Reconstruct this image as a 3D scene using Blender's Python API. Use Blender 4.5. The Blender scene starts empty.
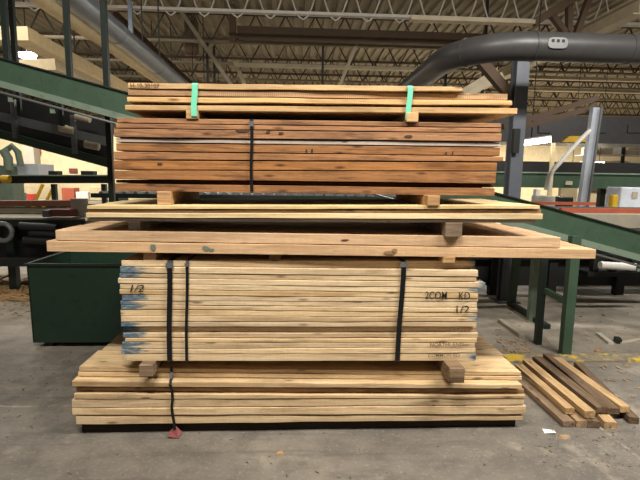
import bpy, math, random
from mathutils import Vector, Matrix
random.seed(7)
C = bpy.context.scene
COL = C.collection
R_ = random.Random(11)

# ------------------------------------------------------------------ camera
F, EYE = 460.0, 1.6
Yc = Vector((-24, 62, -F)).normalized()
Uc = Vector((0.007, 1, 0)); Uc = (Uc - Yc * Uc.dot(Yc)).normalized()
Xc = Yc.cross(Uc)
ROT = Matrix((Xc, Yc, Uc))            # camera space -> world space

def at(u, v, Y):
    """point of the place seen at photo coordinate (u, v), at distance Y"""
    d = ROT @ Vector((u - 320, 240 - v, -F))
    return d * (Y / d.y) + Vector((0, 0, EYE))

def atz(u, v, z=0.0):
    d = ROT @ Vector((u - 320, 240 - v, -F))
    return d * ((z - EYE) / d.z) + Vector((0, 0, EYE))

cam_d = bpy.data.cameras.new('camera'); cam = bpy.data.objects.new('camera', cam_d); COL.objects.link(cam)
cam_d.sensor_width = 36; cam_d.lens = F / 640 * 36; cam_d.clip_end = 200
m4 = ROT.to_4x4(); m4.translation = (0, 0, EYE); cam.matrix_world = m4
C.camera = cam

# ------------------------------------------------------------------ materials
def srgb(r, g, b):
    f = lambda c: c / 12.92 if c <= 0.04045 else ((c + 0.055) / 1.055) ** 2.4
    return (f(r / 255), f(g / 255), f(b / 255), 1)

class NT:
    def __init__(s, name):
        s.m = bpy.data.materials.new(name); s.m.use_nodes = True
        s.t = s.m.node_tree; s.n = s.t.nodes; s.l = s.t.links
        s.b = s.n['Principled BSDF']
    def node(s, typ, **kw):
        n = s.n.new(typ)
        for k, v in kw.items():
            if k.startswith('i_'):
                key = k[2:]; key = int(key) if key.isdigit() else key.replace('_', ' ')
                n.inputs[key].default_value = v
            else: setattr(n, k, v)
        return n
    def link(s, a, b): s.l.new(a, b)
    def math(s, op, a, b=None, clamp=False):
        n = s.n.new('ShaderNodeMath'); n.operation = op; n.use_clamp = clamp
        for i, x in enumerate((a, b)):
            if x is None: continue
            if isinstance(x, (int, float)): n.inputs[i].default_value = x
            else: s.link(x, n.inputs[i])
        return n.outputs[0]
    def mix(s, fac, a, b, blend='MIX'):
        n = s.n.new('ShaderNodeMix'); n.data_type = 'RGBA'; n.blend_type = blend
        for sock, x in ((n.inputs[0], fac), (n.inputs[6], a), (n.inputs[7], b)):
            if isinstance(x, (int, float, tuple)): sock.default_value = x
            else: s.link(x, sock)
        return n.outputs[2]
    def noise(s, vec, scale, detail=3, rough=.55):
        n = s.node('ShaderNodeTexNoise', i_Scale=scale, i_Detail=detail, i_Roughness=rough)
        if vec is not None: s.link(vec, n.inputs['Vector'])
        return n.outputs['Fac']
    def ramp(s, fac, stops):
        n = s.n.new('ShaderNodeValToRGB'); e = n.color_ramp.elements
        while len(e) < len(stops): e.new(.5)
        for el, (p, c) in zip(e, stops): el.position = p; el.color = c if len(c) == 4 else (*c, 1)
        s.link(fac, n.inputs[0]); return n.outputs['Color']
    def coords(s, scale, kind='Object'):
        tc = s.node('ShaderNodeTexCoord'); mp = s.node('ShaderNodeMapping')
        mp.inputs['Scale'].default_value = scale
        s.link(tc.outputs[kind], mp.inputs[0]); return mp.outputs[0]
    def bump(s, h, strength=.3, dist=.01):
        n = s.node('ShaderNodeBump', i_Strength=strength, i_Distance=dist)
        s.link(h, n.inputs['Height']); s.link(n.outputs[0], s.b.inputs['Normal'])

def wood(name, light, dark, stain, stain_amt=.35, tint=.12, paint=0.0, paint_r=0.0, knots=.12, rough=.75, saw=0.0):
    """rough-sawn lumber, grain along local x; paint = reach of blue end-sealer from the ends (metres)"""
    k = NT(name)
    oi = k.node('ShaderNodeObjectInfo')
    tc = k.node('ShaderNodeTexCoord')
    off = k.node('ShaderNodeVectorMath', operation='SCALE'); off.inputs[0].default_value = (37, 51, 23)
    k.link(oi.outputs['Random'], off.inputs['Scale'])
    add = k.node('ShaderNodeVectorMath', operation='ADD')
    k.link(tc.outputs['Object'], add.inputs[0]); k.link(off.outputs[0], add.inputs[1])
    def mapped(sc):
        mp = k.node('ShaderNodeMapping'); mp.inputs['Scale'].default_value = sc
        k.link(add.outputs[0], mp.inputs[0]); return mp.outputs[0]
    g1 = k.noise(mapped((1.6, 45, 60)), 1.0, 4, .6)
    g2 = k.noise(mapped((7, 160, 200)), 1.0, 3, .6)
    g = k.math('ADD', k.math('MULTIPLY', g1, .65), k.math('MULTIPLY', g2, .35))
    col = k.ramp(g, [(.33, dark), (.5, tuple((a + b) / 2 for a, b in zip(light, dark))), (.64, light)])
    s1 = k.noise(mapped((2.2, 14, 16)), 1.0, 4, .65)
    sm = k.ramp(s1, [(.50, (0, 0, 0)), (.66, (1, 1, 1))])
    col = k.mix(k.math('MULTIPLY', sm, stain_amt), col, stain)
    vo = k.node('ShaderNodeTexVoronoi', i_Scale=1.0); k.link(mapped((4.0, 14, 16)), vo.inputs['Vector'])
    kn = k.ramp(vo.outputs['Distance'], [(.06, (1, 1, 1)), (knots + .06, (0, 0, 0))])
    col = k.mix(k.math('MULTIPLY', kn, .75), col, tuple(c * .35 for c in stain[:3]) + (1,))
    hsv = k.node('ShaderNodeHueSaturation')
    v = k.math('ADD', k.math('MULTIPLY', oi.outputs['Random'], 2 * tint), 1 - tint)
    k.link(v, hsv.inputs['Value']); k.link(col, hsv.inputs['Color'])
    sat = k.math('ADD', k.math('MULTIPLY', k.math('FRACT', k.math('MULTIPLY', oi.outputs['Random'], 17.3)), .16), .96)
    k.link(sat, hsv.inputs['Saturation'])
    col = hsv.outputs[0]
    b1 = k.noise(mapped((1.1, 6, 9)), 1.0, 3, .6)
    col = k.mix(.6, col, k.ramp(b1, [(.34, (.62, .58, .54)), (.5, (1, 1, 1)), (.66, (1.12, 1.1, 1.06))]), 'MULTIPLY')
    f1 = k.noise(mapped((5, 70, 90)), 1.0, 5, .7)
    col = k.mix(k.math('MULTIPLY', k.ramp(f1, [(.54, (0, 0, 0)), (.62, (1, 1, 1))]), .08 + stain_amt * .55), col, tuple(c * .7 for c in stain[:3]) + (1,))
    cross = k.noise(mapped((48, 3, 7)), 1.0, 3, .7)
    col = k.mix(.13, col, k.ramp(cross, [(.38, (.72, .7, .68)), (.56, (1.1, 1.1, 1.1))]), 'MULTIPLY')
    if saw:
        wv = k.node('ShaderNodeTexWave', i_Scale=28.0, i_Distortion=1.5); k.link(mapped((1, .4, .4)), wv.inputs['Vector'])
        col = k.mix(k.math('MULTIPLY', wv.outputs['Fac'], saw), col, stain)
    if paint or paint_r:
        sp = k.node('ShaderNodeSeparateXYZ'); k.link(tc.outputs['Generated'], sp.inputs[0])
        n = k.noise(mapped((9, 30, 45)), 1.0, 4, .6)
        nn = k.math('ADD', k.math('MULTIPLY', n, 1.3), -.15)
        gx = sp.outputs['X']
        l1 = k.math('SUBTRACT', k.math('MULTIPLY', nn, paint / 2.4 * 1.6), gx)
        l2 = k.math('SUBTRACT', k.math('MULTIPLY', nn, paint_r / 2.4 * 1.6), k.math('SUBTRACT', 1.0, gx))
        mk = k.math('MULTIPLY', k.math('MAXIMUM', l1, l2), 30.0, clamp=True)
        n2 = k.noise(mapped((30, 80, 80)), 1.0, 3, .6)
        bl = k.ramp(n2, [(.35, srgb(38, 66, 92)), (.6, srgb(88, 122, 140)), (.75, srgb(150, 165, 165))])
        col = k.mix(k.math('MULTIPLY', mk, .9), col, bl)
    k.link(col, k.b.inputs['Base Color']); k.b.inputs['Roughness'].default_value = rough
    k.b.inputs['Specular IOR Level'].default_value = .25
    k.bump(g2, .35, .004)
    return k.m

def paintm(name, col, rough=.5, metal=0.0, wear=None, wear_amt=.5, scale=6.0, spec=.4):
    k = NT(name)
    v = k.coords((1, 1, 1))
    n = k.noise(v, scale, 5, .65)
    base = k.mix(k.ramp(n, [(.35, (0, 0, 0)), (.7, (1, 1, 1))]), tuple(c * .82 for c in col[:3]) + (1,), col)
    if wear:
        n2 = k.noise(v, scale * 3.1, 5, .7)
        base = k.mix(k.math('MULTIPLY', k.ramp(n2, [(.58, (0, 0, 0)), (.68, (1, 1, 1))]), wear_amt), base, wear)
    k.link(base, k.b.inputs['Base Color'])
    k.b.inputs['Roughness'].default_value = rough; k.b.inputs['Metallic'].default_value = metal
    k.b.inputs['Specular IOR Level'].default_value = spec
    return k.m

def emit(name, col, st):
    k = NT(name); k.b.inputs['Base Color'].default_value = col
    k.b.inputs['Emission Color'].default_value = col; k.b.inputs['Emission Strength'].default_value = st
    return k.m

M = {}
M['pale'] = wood('pale_lumber', srgb(227, 203, 164), srgb(201, 168, 125), srgb(138, 108, 76), .4, .10)
M['pale_b'] = wood('pale_lumber_blue_ends', srgb(230, 208, 172), srgb(205, 175, 134), srgb(138, 108, 76), .4, .10, .20, .02)
M['pale_bs'] = wood('pale_lumber_short_blue_ends', srgb(230, 208, 172), srgb(205, 175, 134), srgb(138, 108, 76), .35, .10, .035, .10)
M['slab'] = wood('slab_lumber', srgb(222, 188, 148), srgb(196, 158, 118), srgb(130, 98, 70), .25, .05, knots=.06)
M['thin'] = wood('thin_pale_lumber', srgb(236, 216, 172), srgb(206, 178, 130), srgb(150, 115, 70), .25, .08, knots=.05)
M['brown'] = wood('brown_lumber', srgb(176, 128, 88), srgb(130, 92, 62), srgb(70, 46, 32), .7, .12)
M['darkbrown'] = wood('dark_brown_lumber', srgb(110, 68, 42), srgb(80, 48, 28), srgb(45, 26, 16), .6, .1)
M['bearer'] = wood('shade_dark_bearer_wood', srgb(58, 46, 38), srgb(40, 32, 27), srgb(26, 21, 18), .5, .05)
M['white'] = wood('whitewashed_lumber', srgb(204, 194, 184), srgb(164, 150, 138), srgb(120, 90, 70), .3, .04, knots=.04)
M['gold'] = wood('golden_lumber', srgb(216, 184, 138), srgb(188, 152, 110), srgb(112, 80, 54), .4, .08)
M['goldrough'] = wood('sawn_golden_lumber', srgb(206, 170, 128), srgb(170, 132, 94), srgb(104, 72, 50), .5, .06, saw=.45)
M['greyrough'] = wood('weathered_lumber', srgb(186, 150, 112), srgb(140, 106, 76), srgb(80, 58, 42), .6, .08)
M['block'] = wood('block_wood', srgb(200, 164, 122), srgb(160, 124, 86), srgb(98, 74, 54), .4, .1)
M['greyblock'] = wood('grey_block_wood', srgb(150, 128, 104), srgb(112, 92, 74), srgb(70, 56, 44), .5, .06)
M['stick_l'] = wood('light_stick_wood', srgb(200, 172, 132), srgb(156, 126, 92), srgb(92, 72, 56), .6, .06)
M['stick_d'] = wood('dark_stick_wood', srgb(124, 104, 84), srgb(92, 76, 60), srgb(56, 42, 32), .6, .08)
M['green'] = paintm('machine_green_paint', srgb(58, 80, 62), .5, 0, srgb(40, 52, 42), .5)
M['palegreen'] = paintm('worn_green_paint', srgb(112, 128, 112), .55, 0, srgb(70, 80, 70), .5)
M['dkgreen'] = paintm('dark_green_paint', srgb(26, 36, 31), .45, 0, srgb(24, 34, 28), .5)
M['bin'] = paintm('bin_green_paint', srgb(34, 56, 42), .45, 0, srgb(20, 32, 25), .6, 4)
M['black'] = paintm('black_iron', srgb(34, 34, 33), .55, .2)
M['strap'] = paintm('black_strap', srgb(24, 25, 28), .35, .3, spec=.6)
M['mint'] = paintm('mint_strap', srgb(120, 214, 178), .45)
M['postpaint'] = paintm('pale_blue_post_paint', srgb(176, 184, 196), .45, .1)
M['colsteel'] = paintm('dark_column_steel', srgb(104, 108, 116), .45, .3)
M['steel'] = paintm('grey_steel', srgb(122, 124, 124), .4, .5)
M['bluesteel'] = paintm('blue_grey_steel', srgb(128, 138, 150), .35, .5)
M['deck'] = paintm('roof_deck_paint', srgb(158, 148, 126), .7, 0, srgb(120, 108, 88), .4, 1.5)
M['joist'] = paintm('joist_paint', srgb(138, 128, 108), .7, 0, srgb(104, 92, 74), .5)
M['joist_lit'] = paintm('lamplit_joist_paint', srgb(206, 202, 194), .6)
M['rod'] = paintm('dark_rod_paint', srgb(62, 54, 44), .7)
M['darkbeam'] = paintm('dark_beam_paint', srgb(84, 66, 50), .7)
M['palebeam'] = paintm('pale_beam_paint', srgb(188, 176, 150), .6)
M['duct'] = paintm('dark_duct_metal', srgb(72, 71, 72), .42, .25, srgb(60, 52, 46), .5)
M['bluepipe'] = paintm('blue_grey_pipe_metal', srgb(128, 136, 146), .35, .4)
M['cream'] = paintm('cream_duct_paint', srgb(216, 196, 156), .6)
M['wall'] = paintm('cream_wall_paint', srgb(236, 216, 172), .8, 0, None)
M['white_p'] = paintm('white_paint', srgb(228, 226, 220), .5)
M['cab'] = paintm('cabinet_blue_white', srgb(206, 214, 226), .45)
M['greyp'] = paintm('dusty_grey_surface', srgb(176, 168, 150), .7, 0, srgb(130, 120, 104), .4)
M['red'] = paintm('red_paint', srgb(200, 60, 52), .5)
M['maroon'] = paintm('maroon_paint', srgb(128, 66, 66), .5)
M['orange'] = paintm('red_brown_rail', srgb(178, 92, 66), .6)
M['brownboard'] = paintm('brown_board', srgb(112, 66, 46), .6)
M['yellow'] = paintm('yellow_paint', srgb(214, 170, 40), .5)
M['paper'] = paintm('white_paper', srgb(238, 236, 228), .7)
M['ink'] = paintm('stencil_ink', srgb(48, 42, 36), .8)
M['fadedink'] = paintm('faded_stencil_ink', srgb(120, 98, 72), .8)
M['teal'] = paintm('teal_smudge_ink', srgb(112, 120, 106), .8)
M['brownmark2'] = paintm('tan_brown_mark', srgb(150, 118, 84), .8)
M['brownmark'] = paintm('dark_brown_mark', srgb(78, 54, 40), .8)
M['brownink'] = paintm('brown_marker_ink', srgb(98, 56, 36), .8)
M['lamp'] = emit('lamp_glow', (1, .96, .86, 1), 14.0)
M['debris'] = wood('debris_wood', srgb(190, 160, 120), srgb(130, 104, 76), srgb(80, 62, 46), .5, .1)

def floor_mat():
    k = NT('stained_concrete')
    v = k.coords((1, 1, 1))
    n1 = k.noise(v, .7, 5, .6); n2 = k.noise(v, 4.5, 6, .65); n3 = k.noise(v, 45, 4, .7)
    col = k.ramp(n1, [(.32, srgb(96, 91, 84)), (.55, srgb(123, 116, 106)), (.7, srgb(144, 136, 124))])
    col = k.mix(k.math('MULTIPLY', k.ramp(n2, [(.45, (0, 0, 0)), (.62, (1, 1, 1))]), .55), col, srgb(84, 79, 73))
    col = k.mix(k.math('MULTIPLY', k.ramp(n3, [(.56, (0, 0, 0)), (.72, (1, 1, 1))]), .5), col, srgb(176, 164, 144))
    # pale sawdust patches
    n4 = k.noise(k.coords((1, 1, 1)), 1.9, 6, .7)
    col = k.mix(k.math('MULTIPLY', k.ramp(n4, [(.56, (0, 0, 0)), (.70, (1, 1, 1))]), .5), col, srgb(180, 168, 148))
    # long dragged streaks
    n5 = k.noise(k.coords((.6, 7, 1)), 1.4, 5, .7)
    col = k.mix(k.math('MULTIPLY', k.ramp(n5, [(.53, (0, 0, 0)), (.66, (1, 1, 1))]), .45), col, srgb(78, 73, 67))
    # dusty floor beyond the kerb
    sp = k.node('ShaderNodeSeparateXYZ'); k.link(v, sp.inputs[0])
    far = k.math('MULTIPLY', k.math('SUBTRACT', sp.outputs['Y'], 4.0), 1.2, clamp=True)
    n6 = k.noise(v, 2.3, 6, .7)
    col = k.mix(k.math('MULTIPLY', far, k.ramp(n6, [(.34, (.2, .2, .2)), (.62, (1, 1, 1))])), col, srgb(172, 162, 146))
    # worn pale joint lines
    px, py = sp.outputs['X'], sp.outputs['Y']
    nb = k.ramp(k.noise(v, 6, 4, .7), [(.4, (0, 0, 0)), (.6, (1, 1, 1))])
    wob = k.math('MULTIPLY', k.math('SUBTRACT', k.noise(v, 3.5, 3), .5), .06)
    def line(a, b, c, w):           # |a x + b y - c| < w
        e = k.math('ABSOLUTE', k.math('ADD', k.math('SUBTRACT', k.math('ADD', k.math('MULTIPLY', px, a), k.math('MULTIPLY', py, b)), c), wob))
        return k.math('MULTIPLY', k.math('SUBTRACT', w, e), 90.0, clamp=True)
    l1 = k.math('MULTIPLY', line(0, 1, 3.12, .016), k.math('LESS_THAN', px, -1.2))
    l2 = k.math('MULTIPLY', line(1, 0, 2.02, .016), k.math('LESS_THAN', py, 2.75))
    col = k.mix(k.math('MULTIPLY', k.math('MULTIPLY', k.math('MAXIMUM', l1, l2), nb), .6), col, srgb(190, 178, 156))
    k.link(col, k.b.inputs['Base Color'])
    k.link(k.math('ADD', k.math('MULTIPLY', n2, .3), .5), k.b.inputs['Roughness'])
    k.bump(k.math('ADD', n3, k.math('MULTIPLY', n2, .6)), .4, .006)
    return k.m
M['floor'] = floor_mat()

def kerb_mat():
    k = NT('worn_yellow_kerb')
    v = k.coords((1, 1, 1)); n = k.noise(v, 2.2, 5, .7); n2 = k.noise(v, 18, 4, .7)
    m = k.math('ADD', n, k.math('MULTIPLY', n2, .35))
    base = k.ramp(n2, [(.3, srgb(104, 94, 78)), (.7, srgb(150, 138, 116))])
    col = k.mix(k.ramp(m, [(.70, (0, 0, 0)), (.78, (1, 1, 1))]), base, srgb(200, 168, 56))
    k.link(col, k.b.inputs['Base Color']); k.b.inputs['Roughness'].default_value = .8
    return k.m
M['kerb'] = kerb_mat()

# ------------------------------------------------------------------ mesh building
class MB:
    def __init__(s): s.v = []; s.f = []
    def add(s, vs, fs):
        o = len(s.v); s.v += [Vector(p) for p in vs]; s.f += [tuple(i + o for i in f) for f in fs]; return s
    def box(s, x0, x1, y0, y1, z0, z1):
        return s.hexa([(x0, y0, z0), (x1, y0, z0), (x1, y1, z0), (x0, y1, z0), (x0, y0, z1), (x1, y0, z1), (x1, y1, z1), (x0, y1, z1)])
    def hexa(s, p):
        return s.add(p, [(3, 2, 1, 0), (4, 5, 6, 7), (0, 1, 5, 4), (1, 2, 6, 5), (2, 3, 7, 6), (3, 0, 4, 7)])
    def bar(s, a, b, w, h, up=(0, 0, 1)):
        """rectangular bar from a to b; w across, h along up"""
        a, b, up = Vector(a), Vector(b), Vector(up)
        d = (b - a).normalized(); sd = d.cross(up)
        if sd.length < 1e-4: sd = d.cross(Vector((0, 1, 0)))
        sd.normalize(); u = sd.cross(d).normalized()
        q = []
        for e in (a, b):
            for i, j in ((-1, -1), (1, -1), (1, 1), (-1, 1)): q.append(e + sd * (i * w / 2) + u * (j * h / 2))
        return s.add(q, [(3, 2, 1, 0), (4, 5, 6, 7), (0, 1, 5, 4), (1, 2, 6, 5), (2, 3, 7, 6), (3, 0, 4, 7)])
    def ibeam(s, a, b, w, h, t=.02, up=(0, 0, 1)):
        up = Vector(up); a = Vector(a); b = Vector(b)
        s.bar(a + up * (h / 2 - t / 2), b + up * (h / 2 - t / 2), w, t, up)
        s.bar(a - up * (h / 2 - t / 2), b - up * (h / 2 - t / 2), w, t, up)
        return s.bar(a, b, t, h - 2 * t, up)
    def tube(s, pts, r, n=12, caps=True):
        pts = [Vector(p) for p in pts]; rings = []
        prev = None
        for i, p in enumerate(pts):
            d = (pts[min(i + 1, len(pts) - 1)] - pts[max(i - 1, 0)]).normalized()
            if prev is None:
                ref = Vector((0, 0, 1)) if abs(d.z) < .9 else Vector((1, 0, 0))
                u = (ref - d * ref.dot(d)).normalized()
            else: u = (prev - d * prev.dot(d)).normalized()
            prev = u; w = d.cross(u)
            rr = r[i] if isinstance(r, (list, tuple)) else r
            rings.append([p + (u * math.cos(2 * math.pi * k / n) + w * math.sin(2 * math.pi * k / n)) * rr for k in range(n)])
        vs = [p for rg in rings for p in rg]; fs = []
        for i in range(len(pts) - 1):
            for k in range(n):
                fs.append((i * n + k, i * n + (k + 1) % n, (i + 1) * n + (k + 1) % n, (i + 1) * n + k))
        if caps:
            fs.append(tuple(range(n - 1, -1, -1))); fs.append(tuple((len(pts) - 1) * n + k for k in range(n)))
        return s.add(vs, fs)
    def build(s, name, mat, parent=None, origin=None, smooth=False, bevel=0):
        if parent is not None: o0 = Vector(parent['_org'])
        elif origin is not None: o0 = Vector(origin)
        else:
            xs, ys, zs = zip(*s.v); o0 = Vector(((min(xs) + max(xs)) / 2, (min(ys) + max(ys)) / 2, min(zs)))
        me = bpy.data.meshes.new(name); me.from_pydata([tuple(p - o0) for p in s.v], [], s.f); me.update()
        me.materials.append(mat)
        ob = bpy.data.objects.new(name, me); COL.objects.link(ob)
        ob['_org'] = tuple(o0)
        if parent is not None: ob.parent = parent
        else: ob.location = o0
        if smooth:
            for p in me.polygons: p.use_smooth = True
            me.set_sharp_from_angle(angle=math.radians(40))
        if bevel:
            b = ob.modifiers.new('soft_edges', 'BEVEL'); b.width = bevel; b.segments = 2; b.limit_method = 'ANGLE'
        return ob

def sub(parent, mb, name, mat, **kw):
    """a part of a part: its origin is the thing's origin"""
    return mb.build(name, mat, parent, **kw)

def tag(o, label, cat, group=None, kind=None):
    o['label'] = label; o['category'] = cat
    if group: o['group'] = group
    if kind: o['kind'] = kind
    return o

def thing(name, label, cat, loc, group=None):
    o = bpy.data.objects.new(name, None); COL.objects.link(o); o.location = loc; o.empty_display_size = .1
    o['_org'] = tuple(loc)
    return tag(o, label, cat, group)

def struct(o): o['kind'] = 'structure'; return o

# ------------------------------------------------------------------ lumber
def board_mesh(name, x0, x1, y0, w, zl, zr, wob=.002, seg=26, wane=0.0, recess_r=0.0):
    """plank along x; zl/zr = (bottom, top) at the two ends; a little waviness in every edge"""
    rr = random.Random(int(abs(x0) * 7919000 + abs(zl[0]) * 104729000) & 0xffffff)
    P = [[rr.uniform(0, 6.28), rr.uniform(2, 7), rr.uniform(8, 19)] for _ in range(4)]
    def wv(k, x): return (math.sin(P[k][0] + x * P[k][1]) * .6 + math.sin(P[k][0] * 2 + x * P[k][2]) * .4 + 1) * .5
    c = .002
    mb = MB(); vs = []
    for i in range(seg + 1):
        t = i / seg; x = x0 + (x1 - x0) * t
        zb = zl[0] + (zr[0] - zl[0]) * t + wob * wv(0, x) + .0006
        zt = zl[1] + (zr[1] - zl[1]) * t - wob * wv(1, x) - .0006
        yf = y0 + .004 * wv(2, x) + recess_r * t; yb = y0 + w - .003 - .004 * wv(3, x)
        wn = wane * max(0, wv(3, x * 1.7) - .45)
        dx = rr.uniform(-.004, .004) if i in (0, seg) else 0
        ring = [(x + dx, yf + c, zb), (x, yf, zb + c), (x, yf, zt - c - wn), (x, yf + c + wn, zt), (x, yb - c, zt), (x, yb, zt - c), (x, yb, zb + c), (x - dx, yb - c, zb)]
        vs += ring
    fs = []
    for i in range(seg):
        for k in range(8):
            fs.append((i * 8 + (k + 1) % 8, i * 8 + k, (i + 1) * 8 + k, (i + 1) * 8 + (k + 1) % 8))
    fs.append(tuple(range(8))); fs.append(tuple(seg * 8 + k for k in range(7, -1, -1)))
    mb.add(vs, fs); return mb

ORD = ['', 'second', 'third', 'fourth', 'fifth', 'sixth', 'seventh', 'eighth', 'ninth', 'tenth', 'eleventh', 'twelfth', 'thirteenth', 'fourteenth', 'fifteenth', 'sixteenth', 'seventeenth', 'eighteenth']

def stack(rows, uL, uR, Y0, w, nrear, group, rear_label, rear_group):
    """rows: dict(ul, ur, l=(top, bottom), r=(top, bottom), m=material, dy=, label=)"""
    out = []; prev = None
    for i, r in enumerate(rows):
        Y = Y0 + r.get('dy', 0)
        lt, lb = at(uL, r['l'][0], Y), at(uL, r['l'][1], Y)
        rt, rb = at(uR, r['r'][0], Y), at(uR, r['r'][1], Y)
        x0, x1 = at(r['ul'], (r['l'][0] + r['l'][1]) / 2, Y).x, at(r['ur'], (r['r'][0] + r['r'][1]) / 2, Y).x
        def z(a, b, x): return a.z + (b.z - a.z) * (x - a.x) / (b.x - a.x)
        if prev:                    # a board never rises into the one lying on it
            for pt, tt in ((prev[0], lt), (prev[1], rt)): tt.z = min(tt.z, pt.z)
        prev = (lb, rb)
        mb = board_mesh('lumber_board', x0, x1, Y, w, (z(lb, rb, x0), z(lt, rt, x0)), (z(lb, rb, x1), z(lt, rt, x1)),
                        r.get('wob', (.0012, .0015, .003, .0012, .0045, .002)[(i * 5 + len(rows)) % 6] if 'lowest' not in group and 'brown' not in group else .0015), wane=r.get('wane', 0), recess_r=r.get('rec', 0))
        o = mb.build('lumber_board', M[r['m']]); tag(o, r['label'], 'board', group)
        o['_y'] = Y
        out.append(o)
        for k in range(1, nrear + 1):
            c = o.copy(); COL.objects.link(c)
            c.location = o.location + Vector((R_.uniform(-.02, .02), w * k, 0))
            tag(c, rear_label, 'board', rear_group)
    return out

def text_on(parent, s, u, v, Y, hpx, mat, wpx=None, name='stencil_lettering', label=None, shear=0.0, bold=True):
    cu = bpy.data.curves.new('lettering', 'FONT'); cu.body = s; cu.size = 1; cu.shear = shear; cu.offset = .012 if bold else 0
    to = bpy.data.objects.new('lettering', cu); COL.objects.link(to)
    bpy.context.view_layer.update()
    me = bpy.data.meshes.new_from_object(to.evaluated_get(bpy.context.evaluated_depsgraph_get()))
    COL.objects.unlink(to); bpy.data.objects.remove(to)
    xs = [p.co.x for p in me.vertices]; ys = [p.co.y for p in me.vertices]
    p = at(u, v, Y); k = Y / F; hh = hpx * k
    sy = hh / (max(ys) - min(ys)); sx = (wpx * k) / (max(xs) - min(xs)) if wpx else sy
    org = Vector(parent['_org'])
    for q in me.vertices:
        q.co = Vector(((q.co.x - min(xs)) * sx + p.x, Y - .0008, (q.co.y - min(ys)) * sy + p.z)) - org
    me.materials.clear(); me.materials.append(mat)
    ob = bpy.data.objects.new(name, me); COL.objects.link(ob); ob.parent = parent
    if label: ob['label'] = label
    return ob

# --- strapped pack with blue ends, in the middle of the pile
L = [260.5, 266.5, 273, 278, 283.6, 289.4, 294.5, 300.8, 305, 309.6, 316, 322, 327, 332, 338, 342.5, 349, 354.5, 361.5]
Rr = [262, 270, 277, 282.3, 288, 293.3, 298.6, 302, 307.5, 313, 317, 322, 327, 332, 338, 343, 347.5, 353.5, 361]
UL = [121.5, 120, 119.5, 118, 120, 119.5, 122, 120.5, 121, 120.5, 121, 121, 123, 123, 125, 122, 121.5, 124]
UR = [478, 478, 476.5, 485.5, 478.5, 478, 478, 477, 477.5, 477, 477.5, 476.5, 476, 478, 477, 475, 475.5, 476]
MM = ['pale_bs', 'pale_b', 'pale_b', 'pale_bs', 'pale_bs', 'pale', 'pale_b', 'pale_b', 'pale_b', 'pale_bs', 'pale_bs', 'pale_b', 'pale_b', 'pale_b', 'pale', 'pale_b', 'pale_b', 'pale_bs']
DY = [.004, .0, .004, -.002, .0, .001, .004, .006, .002, .004, .001, .003, .03, .010, .001, .002, .0, .002]
LB = ['topmost pale board of the blue-ended pack, just under the two thick timbers',
 'pale blue-ended board, second from the top of the black-strapped pack',
 'pale blue-ended board, third from the top of the black-strapped pack',
 'pale board whose blue end sticks out past the pack on both sides',
 'pale board under the longest blue-tipped board, with stencilled grade letters',
 'pale board just below the stencilled grade letters in the strapped pack',
 'pale board above the stencilled fraction in the blue-ended pack',
 'pale board carrying most of the black stencilled fraction near its end',
 'pale board just under the stencilled fraction, blue on the bin side',
 'pale clean board, tenth from the top of the blue-ended pack',
 'pale board above the long curved crack in the blue-ended pack',
 'pale blue-ended board above the dark recessed one in the strapped pack',
 'dark recessed board with shadowed face in the blue-ended pack',
 'pale board directly under the dark recessed one in the strapped pack',
 'pale board with faint smudged lettering, fourth from the bottom of the blue-ended pack',
 'pale board with blue tip on both ends, third from bottom of strapped pack',
 'pale board with wide blue end, second from the bottom of the strapped pack',
 'lowest pale board of the blue-ended pack, resting on the grey blocks']
rows = [dict(ul=UL[i], ur=UR[i], l=(L[i], L[i + 1]), r=(Rr[i], Rr[i + 1]), m=MM[i], dy=DY[i], rec=(.045 if i == 0 else 0), label=LB[i]) for i in range(18)]
YB = 2.72
blue = stack(rows, 122, 477, YB, .30, 2, 'boards in the blue-ended strapped pack',
             'pale board in the hidden inner rows of the blue-ended pack', 'inner boards of the blue-ended pack')
text_on(blue[4], '2COM', 425, 299, YB - .0045, 8.0, M['ink'], 23, label='black stencilled grade letters')
text_on(blue[4], 'KD', 458.5, 299.5, YB - .0045, 8.0, M['ink'], 12, label='black stencilled letters')
text_on(blue[7], '1/2', 456, 313, YB - .0045, 8.0, M['ink'], 14, label='black stencilled fraction')
text_on(blue[4], '1/2', 130, 292, YB - .0045, 7.5, M['ink'], 14, name='handwritten_mark', shear=.25, label='hand-painted black fraction')
text_on(blue[12], 'CLASS', 449, 331, YB - .0045, 3.5, M['fadedink'], 18, label='faint smudged lettering')
text_on(blue[14], 'NORTHLAND', 430, 346.5, YB - .0045, 4.0, M['fadedink'], 36, label='faint smudged lettering')
text_on(blue[16], 'COMMON-RD', 428, 357, YB - .0045, 3.5, M['fadedink'], 34, label='faint smudged lettering')

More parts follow.
